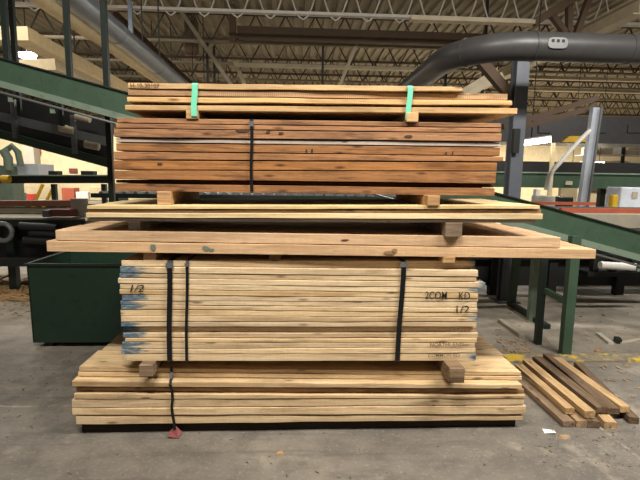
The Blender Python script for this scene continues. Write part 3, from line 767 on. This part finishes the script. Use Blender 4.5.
# belt between the beams
q0, q1 = online(-120, 66, SL, YN), online(760, 66, SL, YN)
MB().hexa([q0 + Vector((0, .03, -.02)), q1 + Vector((0, .03, -.02)), q1 + Vector((0, .7, -.02)), q0 + Vector((0, .7, -.02)), q0 + Vector((0, .03, 0)), q1 + Vector((0, .03, 0)), q1 + Vector((0, .7, 0)), q0 + Vector((0, .7, 0))]).build('belt', M['black'], cv)
MB().tube([online(-120, 92, SL, YN - .02), online(760, 92, SL, YN - .02)], .011, 8).build('guide_rail', M['steel'], cv, smooth=True)
for u in (10, 52, 590, 640):
    pt = online(u, 84, SL, YN); MB().bar(pt, pt - Vector((0, 0, .13)), .04, .02).build('rail_bracket', M['palegreen'], cv)
# hanger posts up to the roof, and the tall post down to the floor
for u, yy in ((7.5, 4.42), (70, 4.5), (15.5, 5.06)):
    pt = online(u, 58, SL, yy)
    MB().bar((pt.x, yy, pt.z - .2), (pt.x, yy, 5.9), .045, .045).build('hanger_post', M['dkgreen'], cv)
pt = at(110, 150, 5.1)
MB().bar((pt.x, 5.1, 0), (pt.x, 5.1, 5.9), .055, .055).build('support_post', M['dkgreen'], cv)
# A-frame legs under the low end
la, lb = atz(564.5, 355), atz(537.5, 344)
ztop = online(570, 84, SL, la.y).z
def leg(p, w, zt, mat='green', dx=0.0): return MB().bar((p.x, p.y, 0), (p.x + dx, p.y, zt), w, w * .8).build('leg', M[mat], cv)
leg(la, .085, at(574, 236, la.y).z, 'green'); leg(lb, .06, at(545, 232, lb.y).z, 'dkgreen')
a = at(544, 290, lb.y); b = at(567, 302, la.y)
MB().bar(a, b, .04, .05).build('cross_brace', M['green'], cv)
w1 = atz(531.5, 321); leg(w1, .09, at(533, 228, w1.y).z, 'palegreen')
w2 = atz(511, 306); leg(w2, .09, at(518, 225, w2.y).z, 'green', .05)
MB().bar((w2.x, w2.y, .03), (w1.x + .02, w1.y - .3, .03), .07, .05).build('floor_shoe', M['dkgreen'], cv)

# ------------------------------------------------------------------ left: second conveyor below, further back
cv2 = thing('lower_conveyor', 'dark conveyor sloping under the green one near the cream wall', 'conveyor', tuple(at(50, 150, 6.2)))
rail(cv2, 'side_beam', 130, 138.5, .27, 5.8, .05, 'green', -140, 112)
rail(cv2, 'bed', 93, 133, .26, 6.0, .05, 'black', -140, 112)
rail(cv2, 'rail', 112, 121, .235, 5.73, .05, 'steel', -140, 112)
mb = MB()
for u in (13, 73):
    a = online(u, 96, .26, 5.7); MB().bar(a, (a.x, a.y, online(u, 134, .27, 5.7).z), .05, .05).build('bracket', M['steel'], cv2)
for u in (20, 62):
    a = online(u, 110, .26, 5.62); b = online(u, 74, SL, 5.62)
    MB().bar(a, (a.x, 5.62, b.z), .04, .04).bar((a.x, 5.64, b.z), (a.x, 5.03, b.z), .04, .04).build('hanger', M['dkgreen'], cv)
for u, v in ((60, 128), (76, 116), (85, 144)):
    a = at(u, v, 5.68); MB().tube([a, a + Vector((.16, 0, -.03))], .045, 10).build('fitting', M['palebeam'], cv2, smooth=True)

# horizontal green beam with yellow box
gb = thing('level_rail', 'dark green level beam in front of the cream wall', 'rail', tuple(at(50, 180, 7.7)))
a, b = at(-60, 179.5, 7.7), at(112, 179.5, 7.7)
MB().bar(a, b, .12, .12).build('beam_bar', M['dkgreen'], gb)
MB().bar(a + Vector((0, -.05, .065)), b + Vector((0, -.05, .065)), .16, .02).build('top_strip', M['palegreen'], gb)
for u in (54, 104):
    q = at(u, 184, 7.7); MB().bar((q.x, 7.7, 0), (q.x, 7.7, q.z), .07, .07).build('beam_leg', M['dkgreen'], gb)
q = at(6, 179, 7.58)
tag(MB().tube([q + Vector((-.05, -.02, 0)), q + Vector((.07, -.02, 0))], .06, 10).build('yellow_motor', M['yellow'], smooth=True), 'small yellow motor on the dark green level beam', 'motor')
for u0, u1, v0, v1, mt, lab, nm in ((51, 60, 171, 175, 'black', 'small black fitting on the green level beam near its leg', 'beam_fitting'), (83, 95, 171, 175, 'black', 'long black fitting on the green level beam beside the tall post', 'beam_fitting')):
    a, b = at(u0, v1, 7.7), at(u1, v0, 7.7)
    tag(MB().box(a.x, b.x, 7.62, 7.78, a.z, b.z).build(nm, M[mt], bevel=.006), lab, 'fitting', 'black fittings on the level beam')

# left table machine
mt_ = thing('saw_table', 'long green machine table with dusty top behind the green bin', 'machine', tuple(at(30, 290, 6.6)))
a, b = at(-80, 217, 6.2), at(86, 217, 6.2)
MB().box(a.x, b.x, 6.2, 7.2, a.z - .02, a.z).build('table_top', M['greyp'], mt_)
MB().box(a.x, b.x, 6.18, 6.24, a.z - .11, a.z - .02).build('front_beam', M['dkgreen'], mt_)
MB().box(a.x, b.x - .1, 6.5, 7.1, .45, a.z - .12).build('machine_body', M['black'], mt_)
MB().bar(at(-60, 262, 6.15), at(40, 262, 6.15), .1, .1).build('lower_beam', M['black'], mt_)
for u in (-30, 11, 75):
    q = at(u, 230, 6.4); MB().bar((q.x, 6.4, 0), (q.x, 6.4, a.z - .1), .1, .1).build('leg', M['dkgreen'], mt_)
q = at(3, 232, 6.0); n = 20
ring = MB(); rp = [Vector((q.x + .11 * math.cos(2 * math.pi * i / n), 6.0, q.z + .11 * math.sin(2 * math.pi * i / n))) for i in range(n + 1)]
ring.tube(rp, .03, 8, False).build('drive_ring', M['steel'], mt_, smooth=True)
mb = MB()
for (u, v, l, r) in ((20, 226, .45, .05), (30, 233, .5, .04), (24, 240, .4, .05)):
    a2 = at(u, v, 6.1); MB().tube([a2, a2 + Vector((l, .02, -.02))], r, 10).build('drive_cylinder', M['black'], mt_, smooth=True)
zt_ = at(30, 217, 6.2).z
a, b = at(-60, 203.5, 6.9), at(84, 203.0, 6.9)
tag(MB().box(a.x, b.x - .25, 6.8, 7.0, zt_, a.z - .045).build('pale_timber', M['greyp']), 'dusty pale timber under the dark brown plank on the machine table', 'timber')
bb = MB().bar(a, b, .25, .08)
tag(bb.build('brown_plank', M['brownboard']), 'long dark brown plank along the back of the machine table', 'plank')
a, b = at(50, 216.5, 6.15), at(70, 209.5, 6.15)
mx = thing('control_box', 'maroon box at the end of the machine table beside the pale boards', 'box', ((a.x + b.x) / 2, 6.2, a.z))
MB().box(a.x, b.x, 6.15, 6.35, a.z, b.z).build('box_body', M['maroon'], mx, bevel=.01)
MB().box(a.x - .09, a.x, 6.13, 6.36, a.z - .01, b.z - .01).build('box_end', M['steel'], mx, bevel=.01)
a, b = at(71, 217, 6.35), at(83, 199, 6.35)
tag(MB().box(a.x, b.x, 6.35, 6.5, zt_, b.z).build('pale_upright', M['greyp']), 'pale upright block behind the thin boards beside the maroon box', 'block')
q0, q1 = at(78, 196, 6.3), at(300, 188, 6.3)
# rollers bed seen under the brown pack
rb = thing('roller_bed', 'long steel roller bed seen through the gap under the brown pack', 'conveyor', tuple(at(240, 260, 7)))
a, b = at(95, 197, 6.7), at(440, 201, 6.7)
MB().bar((a.x, 6.6, 1.32), (b.x, 6.6, 1.32), .08, .06).build('bed_rail', M['dkgreen'], rb)
MB().bar((a.x, 7.1, 1.34), (b.x, 7.1, 1.34), .08, .06).build('bed_rail', M['steel'], rb)
mb = MB(); x = a.x + .1
while x < b.x: MB().tube([(x, 6.65, 1.35), (x, 7.06, 1.35)], .03, 8).build('roller', M['steel'], rb, smooth=True); x += .16
for x in (a.x + .3, b.x - .3): MB().bar((x, 6.85, 0), (x, 6.85, 1.3), .08, .4).build('bed_leg', M['dkgreen'], rb)

# wall items on the left
def wallbox(u0, u1, v0, v1, Y, th, mat, name, label, cat, group=None):
    a, b = at(u0, v1, Y), at(u1, v0, Y)
    return tag(MB().box(a.x, b.x, Y, Y + th, a.z, b.z).build(name, M[mat]), label, cat, group)
wallbox(32.5, 39.5, 149, 153.5, 13.9, .08, 'red', 'red_sign', 'small red sign on the cream wall by the lower conveyor', 'sign')
wallbox(69, 77, 168.5, 172.5, 13.95, .04, 'maroon', 'wall_notice', 'small dark red notice on the cream wall near the tall post', 'sign')
wallbox(24.5, 33, 142, 164, 12.5, .3, 'greyp', 'wall_cabinet', 'tall grey cabinet against the cream wall under the red sign', 'cabinet')
p = at(24, 172, 10)
wallbox(9, 38, 164, 176, 9.6, .6, 'cab', 'machine_cabinet', 'pale grey machine cabinet behind the dark green level beam', 'cabinet')
# crates on the far bench
bn = thing('far_bench', 'pale bench against the cream wall holding a red tin', 'bench', tuple(at(60, 240, 12)))
a, b = at(-60, 200, 12), at(112, 200, 12)
MB().box(a.x, b.x, 12, 13, a.z - .06, a.z).build('bench_top', M['greyp'], bn)
MB().box(a.x + .1, b.x - .1, 12.1, 12.9, 0, a.z - .06).build('bench_body', M['dkgreen'], bn)
for u0, u1, v0, mt, lab in ((27, 31, 194, 'red', 'red tin on the far bench under the level beam'), (62, 74, 188, 'orange', 'orange-brown crate on the far bench beside the beam leg'), (76, 88, 192, 'white_p', 'white box on the far bench near the tall post'), (90, 103, 187, 'cream', 'cream carton on the far bench nearest the tall post'), (7, 20, 193, 'palegreen', 'grey-green box on the far bench under the yellow motor')):
    a, b = at(u0, 200, 12.2), at(u1, v0, 12.2)
    tag(MB().box(a.x, b.x, 12.2, 12.5, a.z, b.z).build('bench_box', M[mt], bevel=.01), lab, 'box', 'boxes on the far bench')
for (u0, v0, u1, v1, lab) in ((36, 200, 43, 184, 'yellow slanting lever beside the green level beam leg'), (47, 200, 52, 190, 'short yellow slanting lever next to the beam leg')):
    a, b = at(u0, v0, 9), at(u1, v1, 9)
    a = a + (a - b) * (a.z / (b.z - a.z))
    tag(MB().tube([a, b], .03, 8).build('yellow_lever', M['yellow'], smooth=True), lab, 'lever', 'yellow levers')
q = at(8, 160, 9.4)
mc = thing('green_machine', 'grey-green machine arm in front of the cream wall at the photo edge', 'machine', (q.x, 9.4, 0))
MB().box(q.x - .25, q.x + .05, 9.4, 9.8, 0, q.z - .1).build('machine_base', M['palegreen'], mc, bevel=.02)
MB().tube([at(4, 152, 9.3), at(12, 146, 9.3), at(18, 152, 9.3), at(21, 166, 9.3)], .06, 10).build('machine_arm', M['palegreen'], mc, smooth=True)
MB().tube([at(3, 150, 9.2), at(8, 158, 9.2), at(9, 170, 9.2)], .08, 10).build('machine_neck', M['palegreen'], mc, smooth=True)

# ------------------------------------------------------------------ green bin
t_l, t_r = at(26.5, 264.5, 4.2), at(330, 264.5, 4.2)
zt = t_l.z; b_l = at(34, 346, 4.25)
bx0, bx1, bx0b = t_l.x, -.2, b_l.x
bn = thing('scrap_bin', 'dark green steel scrap bin standing behind the lumber', 'bin', ((bx0 + bx1) / 2, 4.6, 0))
z0 = .05; th = .015; y0, y1 = 4.2, 5.0; y0b, y1b = 4.24, 4.96
def wallp(p, nrm):
    n = Vector(nrm) * th
    f = [Vector(v) for v in p]; g = [v + n for v in f]
    return MB().hexa([f[0], f[1], g[1], g[0], f[3], f[2], g[2], g[3]])
wallp([(bx0b, y0b, z0), (bx1 - .06, y0b, z0), (bx1, y0, zt), (bx0, y0, zt)], (0, 1, 0)).build('bin_front', M['bin'], bn)
wallp([(bx0b, y1b, z0), (bx1 - .06, y1b, z0), (bx1, y1, zt), (bx0, y1, zt)], (0, -1, 0)).build('bin_back', M['bin'], bn)
wallp([(bx0b, y1b, z0), (bx0b, y0b, z0), (bx0, y0, zt), (bx0, y1, zt)], (1, 0, 0)).build('bin_end', M['bin'], bn)
wallp([(bx1 - .06, y0b, z0), (bx1 - .06, y1b, z0), (bx1, y1, zt), (bx1, y0, zt)], (-1, 0, 0)).build('bin_end', M['bin'], bn)
MB().box(bx0b, bx1 - .06, y0b, y1b, z0, z0 + .015).build('bin_bottom', M['bin'], bn)
rim = MB()
for a, b in (((bx0 - .02, y0, zt), (bx1 + .02, y0, zt)), ((bx0 - .02, y1, zt), (bx1 + .02, y1, zt)), ((bx0, y0, zt), (bx0, y1, zt)), ((bx1, y0, zt), (bx1, y1, zt))): rim.bar(a, b, .035, .02)
rim.build('bin_rim', M['dkgreen'], bn)
for xx in (bx0b + .12, bx1 - .3):
    for yy in (y0b + .08, y1b - .08): MB().box(xx - .04, xx + .04, yy - .04, yy + .04, 0, z0).build('bin_foot', M['black'], bn)

# ------------------------------------------------------------------ ducts at upper left
for (u, v, Y0, w_, nm, mt, lab) in ((101, 20.5, 6.4, .30, 'round_pipe', 'bluepipe', 'long blue-grey pipe running back under the roof over the bin'), (84, 20, 6.6, .08, 'round_pipe', 'cream', 'thin cream pipe running alongside the blue-grey pipe')):
    p = at(u, v, Y0); pp = thing(nm, lab, 'pipe', tuple(p))
    MB().tube([(p.x, 3.6, p.z), (p.x, 22, p.z)], w_ / 2, 16).build('pipe_run', M[mt], pp, smooth=True)
    for y in (9.0, 13.2, 17.4): MB().bar((p.x, y, p.z), (p.x, y, 5.98), .02, .02).build('pipe_hanger', M['black'], pp)
    if w_ > .2:
        for y in (6.9, 8.8, 10.7, 12.6): MB().tube([(p.x, y - .02, p.z), (p.x, y + .02, p.z)], w_ / 2 + .005, 16).build('joint_ring', M['bluepipe'], pp, smooth=True)
p = at(42, 0, 7.0)
dd = thing('round_duct', 'cream round duct beside the thin cream pipe under the roof', 'duct', tuple(p))
MB().tube([(p.x, 5, p.z), (p.x, 8.4, p.z)], .11, 16).build('duct_section', M['cream'], dd, smooth=True)
MB().tube([(p.x, 8.4, p.z), (p.x, 20, p.z)], .085, 16).build('narrow_section', M['cream'], dd, smooth=True)
p = at(22, 36, 7.5)
dd = thing('square_duct', 'upper cream square duct bending back above the green conveyor', 'duct', tuple(p), 'cream square ducts')
MB().bar((p.x, 7.42, p.z), (p.x, 24, p.z), .30, .20).build('duct_run', M['cream'], dd)
MB().bar((p.x - 2.2, 7.5, p.z - .05), (p.x + .17, 7.5, p.z), .30, .195).build('duct_elbow', M['cream'], dd)
for y in (9.2, 14.0): MB().bar((p.x, y, p.z), (p.x, y, 5.98), .02, .02).build('duct_hanger', M['black'], dd)
p = at(50, 66, 7.2)
dd = thing('square_duct', 'lower cream square duct just above the green conveyor', 'duct', tuple(p), 'cream square ducts')
MB().bar((p.x, 7.15, p.z), (p.x, 24, p.z), .26, .16).build('duct_run', M['cream'], dd)
MB().bar((p.x - .7, 7.2, p.z - .05), (p.x + .14, 7.2, p.z), .26, .155).build('duct_elbow', M['cream'], dd)
for y in (9.2, 14.0): MB().bar((p.x, y, p.z), (p.x, y, 5.98), .02, .02).build('duct_hanger', M['black'], dd)
a, b = at(18, 56.5, 11), at(31, 54, 11)
lp = thing('strip_lamp', 'small lit strip lamp above the green conveyor between cream ducts', 'lamp', tuple((a + b) / 2))
MB().box(a.x, b.x, 11, 11.2, a.z, b.z).build('lamp_tube', M['lamp'], lp)
MB().box(a.x - .03, b.x + .03, 10.98, 11.22, b.z, b.z + .04).build('lamp_housing', M['white_p'], lp)
MB().bar(((a.x + b.x) / 2, 11.1, b.z + .03), ((a.x + b.x) / 2, 11.1, 5.98), .015, .015).build('lamp_cable', M['black'], lp)

# ------------------------------------------------------------------ right background
# lit lamp
a, b = at(519, 143.5, 8.6), at(551, 139.5, 8.6)
a.y = 8.9
lp = thing('tube_lamp', 'lit white tube lamp hanging beside the steel column', 'lamp', tuple((a + b) / 2))
MB().bar(a + Vector((0, 0, .06)), b + Vector((0, 0, .06)), .14, .03).build('lamp_housing', M['white_p'], lp)
MB().tube([a, b], .05, 10).build('lamp_tube', M['lamp'], lp, smooth=True)
MB().bar(((a + b) / 2) + Vector((0, 0, .04)), ((a + b) / 2) * 1 + Vector((0, 0, 3.7)), .015, .015).build('lamp_cable', M['black'], lp)
# long dark housing
hz = thing('conveyor_housing', 'long dark overhead housing behind the leaning post', 'housing', tuple(at(570, 141, 11)))
a, b = at(470, 141, 11), at(720, 119, 11)
MB().box(a.x, b.x, 11, 12, a.z, b.z).build('housing_body', M['duct'], hz)
for u in (545, 600, 634): q = at(u, 129, 10.98); MB().box(q.x - .16, q.x + .16, 10.96, 11.0, q.z - .09, q.z + .09).build('inspection_panel', M['duct'], hz)
MB().hexa([at(562, 142, 10.9), at(588, 142, 10.9), at(588, 142, 10.9) + Vector((0, .08, 0)), at(562, 142, 10.9) + Vector((0, .08, 0)), at(570, 136, 10.9), at(587, 136, 10.9), at(587, 136, 10.9) + Vector((0, .08, 0)), at(570, 136, 10.9) + Vector((0, .08, 0))]).build('yellow_guard', M['yellow'], hz)
for u in (480, 700): q = at(u, 130, 11.5); MB().bar((q.x, 11.5, q.z), (q.x, 11.5, 6), .06, .06).build('housing_hanger', M['black'], hz)
# far green beam
fb = thing('far_green_conveyor', 'level green beam with dark belt behind the leaning post', 'conveyor', tuple(at(570, 230, 9.4)))
a, b = at(455, 186.5, 9.4), at(740, 176, 9.4)
MB().box(a.x, b.x, 9.4, 9.46, a.z, b.z).build('side_beam', M['green'], fb)
a2, b2 = at(455, 175, 9.7), at(740, 165, 9.7)
MB().box(a2.x, b2.x, 9.6, 10.4, a2.z, b2.z).build('belt_frame', M['black'], fb)
MB().box(a.x, b.x, 9.36, 9.48, b.z - .01, b.z + .02).build('top_flange', M['palegreen'], fb)
for u in (478, 602, 690):
    q = at(u, 186, 9.8); MB().bar((q.x, 9.8, 0), (q.x, 9.8, q.z + .1), .12, .12).build('leg', M['dkgreen'], fb)
q = at(569, 183, 9.38); MB().box(q.x - .07, q.x + .07, 9.37, 9.4, q.z - .04, q.z + .04).build('beam_plate', M['palebeam'], fb)
# white pipe
tag(MB().tube([at(590, 130, 7.9), at(577, 143, 7.9), at(562, 160, 7.9), at(552, 171, 7.9), at(549, 178, 7.9), at(547, 190, 7.9)], [.035, .035, .04, .042, .045, .05], 12).build('dust_hose', M['white_p'], smooth=True),
    'white dust hose curving down to the rails beside the leaning post', 'hose')
a = at(553.5, 143, 8.8); b = at(552, 186, 8.8)
tag(MB().bar((a.x, 8.8, 0), (a.x, 8.8, a.z), .07, .05).build('white_drop', M['cream']), 'thin pale upright standing behind the white dust hose', 'pole')
# bright items between steel column and leaning post
for (u0, u1, v0, v1, Y, mt, nm, lab, cat) in (
    (535, 541, 189, 204, 9.0, 'white_p', 'white_screen', 'white screen nearest the steel column below the far green beam', 'screen'),
    (541, 556, 196, 206, 8.6, 'white_p', 'white_machine', 'white machine head under the dust hose', 'machine'),
    (558, 574, 197, 204, 8.8, 'dkgreen', 'green_machine', 'small dark green machine between dust hose and leaning post', 'machine'),
    (619, 645, 187.5, 211, 8.0, 'cab', 'white_cabinet', 'bluish white cabinet standing at the photo edge behind the red rails', 'cabinet'),
    (612, 619, 195, 208, 7.85, 'yellow', 'yellow_fitting', 'small yellow object beside the bluish white cabinet', 'fitting'),
    (560, 578, 187.5, 197, 12, 'wall', 'lit_board', 'cream board seen beyond the small dark green machine', 'panel')):
    a, b = at(u0, v1, Y), at(u1, v0, Y)
    th = .4 if 'cabinet' in nm or 'machine' in nm else .12
    z0 = a.z if 'yellow' in nm else 0
    o = tag(MB().box(a.x, b.x, Y, Y + th, min(z0, a.z), b.z).build(nm, M[mt], bevel=.02), lab, cat)
# vent slots on cabinet
cab = [o for o in COL.objects if o.name.startswith('white_cabinet')][0]
a, b = at(632, 198, 7.99), at(638, 192, 7.99)
sub(cab, MB().box(a.x, b.x, 7.985, 8.0, a.z, b.z), 'cabinet_label', M['greyp'])
# far lit rack and lamps beyond the housing
fr = thing('far_rack', 'far pale storage rack under the dark overhead housing at the photo edge', 'rack', tuple(at(615, 200, 18)))
a, b = at(588, 166, 18), at(660, 143, 18)
for x in (a.x, (a.x + b.x) / 2, b.x): MB().box(x - .05, x + .05, 18, 18.1, 0, b.z + .1).build('rack_post', M['black'], fr)
for z in (1.2, a.z, (a.z + b.z) / 2, b.z): MB().box(a.x, b.x, 18, 18.9, z - .05, z).build('rack_shelf', M['palebeam'], fr)
rr = random.Random(4)
for z, hh in ((a.z, .38), ((a.z + b.z) / 2, .36), (1.2, .5)):
    x = a.x + .1; n_ = 0
    while x < b.x - .5:
        w_ = rr.uniform(.3, .55)
        tag(MB().box(x, x + w_, 18.1, 18.7, z, z + rr.uniform(.5, 1) * hh).build('storage_carton', M[rr.choice(['cream', 'white_p', 'greyp', 'palebeam'])], bevel=.01),
            'small pale carton standing on the far storage rack', 'carton', 'cartons on the far rack')
        x += w_ + rr.uniform(.05, .3)
for u0, u1, v, lab in ((594, 604, 163.5, 'bright lit lamp just beyond the leaning post on the rack side'), (565, 580, 165, 'bright lit lamp seen between dust hose and leaning post')):
    a, b = at(u0, v, 15), at(u1, v, 15)
    lp = thing('tube_lamp', lab, 'lamp', tuple((a + b) / 2))
    MB().tube([a, b], .045, 8).build('lamp_tube', M['lamp'], lp, smooth=True)
    MB().bar(a + Vector((0, 0, .06)), b + Vector((0, 0, .06)), .12, .03).build('lamp_housing', M['white_p'], lp)
    MB().bar((a + b) / 2 + Vector((0, 0, .06)), (a + b) / 2 + Vector((0, 0, 6 - a.z)), .012, .012).build('lamp_cable', M['black'], lp)
# red rails and dusty tables
rt = thing('sorting_table', 'dusty grey sorting table edged with red-brown rails beyond the conveyor', 'table', tuple(at(600, 280, 7.2)))
a, b = at(520, 222, 6.65), at(760, 222, 6.65)
zt = at(600, 214.5, 6.6).z
MB().box(a.x + .5, b.x, 6.61, 8.0, zt - .05, zt).build('table_top', M['greyp'], rt)
MB().box(at(562, 210, 6.9).x, b.x, 6.9, 7.0, at(600, 213, 6.9).z, at(600, 208.5, 6.9).z).build('front_rail', M['orange'], rt)
MB().box(at(528, 203, 7.9).x, at(596, 203, 7.9).x, 7.9, 7.98, at(560, 205, 7.9).z, at(560, 202, 7.9).z).build('back_rail', M['orange'], rt)
MB().box(at(528, 206, 7.7).x, b.x, 7.7, 7.76, at(560, 208.5, 7.7).z, at(560, 206.5, 7.7).z).build('steel_rail', M['steel'], rt)
MB().box(a.x + .5, b.x, 6.61, 6.66, zt - .2, zt - .05).build('apron', M['greyp'], rt)
for u in (560, 640, 720):
    q = at(u, 240, 7.0); MB().bar((q.x, 7.0, 0), (q.x, 7.0, zt - .05), .1, .1).build('leg', M['dkgreen'], rt)
# machinery under the belt, its black standing in for the shadow there
dm = thing('shadow_black_machine', 'machinery coloured black for the shadow under the sloping conveyor', 'machine', tuple(at(560, 297, 6.3)))
a, b = at(452, 297, 6.25), at(780, 297, 6.25)
MB().box(a.x, b.x, 6.28, 6.58, .12, .92).build('machine_body', M['black'], dm)
for u in (470, 500, 560, 630, 700): q = atz(u, 299); MB().box(q.x - .06, q.x + .06, 6.2, 6.3, 0, .8).build('machine_leg', M['black'], dm)
MB().box(a.x, b.x, 6.14, 6.2, .52, .6).build('machine_rail', M['black'], dm)
for u in (594, 612, 632): q = at(u, 268, 5.9); MB().bar((q.x, 5.9, .35), (q.x, 5.9, q.z + .18), .08, .08).build('drive_post', M['black'], dm)
MB().bar((at(585, 268, 5.9).x, 5.98, .38), (b.x, 5.98, .38), .3, .06).build('drive_shelf', M['black'], dm)
a = at(600, 265, 5.7); b = at(650, 268, 5.7)
tag(MB().tube([a, b], .05, 12).build('white_pipe', M['white_p'], smooth=True), 'white pipe lying low under the sloping conveyor at the photo edge', 'pipe')
# dark machine behind the lumber, low down (bin side)
# offcuts on the dusty floor
def offcut(u0, v0, u1, v1, w, h, mat, label):
    a, b = atz(u0, v0, 0), atz(u1, v1, 0)
    a.z = b.z = h / 2
    return tag(MB().bar(a, b, w, h).build('offcut', M[mat], bevel=.003), label, 'offcut', 'offcuts on the floor beyond the kerb')
offcut(598, 335, 611, 345, .05, .03, 'greyp', 'pale offcut lying on the dusty floor beyond the kerb')
offcut(620, 344, 642, 340, .04, .02, 'greyp', 'thin pale offcut pointing toward the photo edge beyond the kerb')
offcut(616, 341, 619, 344, .05, .05, 'black', 'small black lump between the two pale offcuts')
offcut(500, 322, 522, 338, .06, .04, 'greyp', 'long grey offcut on the floor beside the trestle leg')

# debris: too many tiny scraps to count
def debris(name, label, boxes, n, seed, smax, mat):
    rr = random.Random(seed); mb = MB()
    for _ in range(n):
        (u0, u1, v0, v1) = rr.choice(boxes); p = atz(rr.uniform(u0, u1), rr.uniform(v0, v1))
        l, w, h = rr.uniform(.3, 1) * smax, rr.uniform(.2, .5) * smax * .5, rr.uniform(.1, .4) * smax * .3
        an = rr.uniform(0, 3.14); d = Vector((math.cos(an), math.sin(an), rr.uniform(-.1, .25)))
        mb.bar(p + Vector((0, 0, h / 2 + .002)) , p + d * l + Vector((0, 0, h / 2 + .002 + max(0, -d.z) * l)), w, h)
    return tag(mb.build(name, M[mat], origin=(0, 0, 0)), label, 'debris', kind='stuff')
debris('wood_scraps', 'heap of splintered wood scraps on the floor beside the green bin', [(-20, 30, 278, 302), (-10, 26, 284, 296)], 170, 3, .28, 'debris')
debris('floor_debris', 'small chips and splinters scattered on the dusty floor by the kerb', [(498, 640, 302, 352), (575, 640, 364, 400), (500, 530, 340, 356), (0, 30, 300, 320)], 170, 5, .06, 'debris')
debris('bark_crumbs', 'tiny crumbs and bark specks scattered on the concrete', [(0, 640, 432, 480), (0, 70, 350, 430), (535, 640, 425, 470)], 130, 8, .022, 'stick_d')

# ------------------------------------------------------------------ light
w = bpy.data.worlds.new('hall_ambient'); C.world = w; w.use_nodes = True
w.node_tree.nodes['Background'].inputs[0].default_value = (1, .93, .82, 1)
w.node_tree.nodes['Background'].inputs[1].default_value = .10

def area(name, loc, sx, sy, power, target=None, col=(1, .95, .87)):
    l = bpy.data.lights.new(name, 'AREA'); l.shape = 'RECTANGLE'; l.size = sx; l.size_y = sy; l.energy = power; l.color = col
    o = bpy.data.objects.new(name, l); COL.objects.link(o); o.location = loc
    if target is not None:
        o.rotation_euler = (Vector(target) - Vector(loc)).to_track_quat('-Z', 'Y').to_euler()
    return o
area('ceiling_tube_light', (-.8, .3, 5.1), 2.4, .35, 225, (-.5, 2.9, .8))
area('ceiling_tube_light', (3.2, 1.1, 5.0), 2.4, .35, 290, (3.0, 4.0, .9))  # unseen tube, moved right and powered up to brighten the green conveyor
# unseen fill lights added over the background to brighten it
area('far_fill_light', (-6.5, 10.5, 4.6), 2.4, .4, 330, (-6.5, 12.5, .5))
area('far_fill_light', (8.2, 6.4, 5.0), 2.4, .4, 260)
area('far_fill_light', (15, 27, 4.9), 8, .5, 900)
area('far_fill_light', (-4.6, 5.9, 4.7), 2.0, .35, 75, (-4.2, 7.2, .6))
area('far_fill_light', (8, 20, 4.8), 8, .5, 1300)
area('far_fill_light', (-4, 22, 4.8), 6, .5, 350)

C.view_settings.view_transform = 'Standard'; C.view_settings.look = 'None'
C.view_settings.exposure = 0.35; C.view_settings.gamma = 1; C.view_settings.use_curve_mapping = False
for o in list(bpy.data.objects):
    for k in ('_org', '_y'):
        if k in o: del o[k]
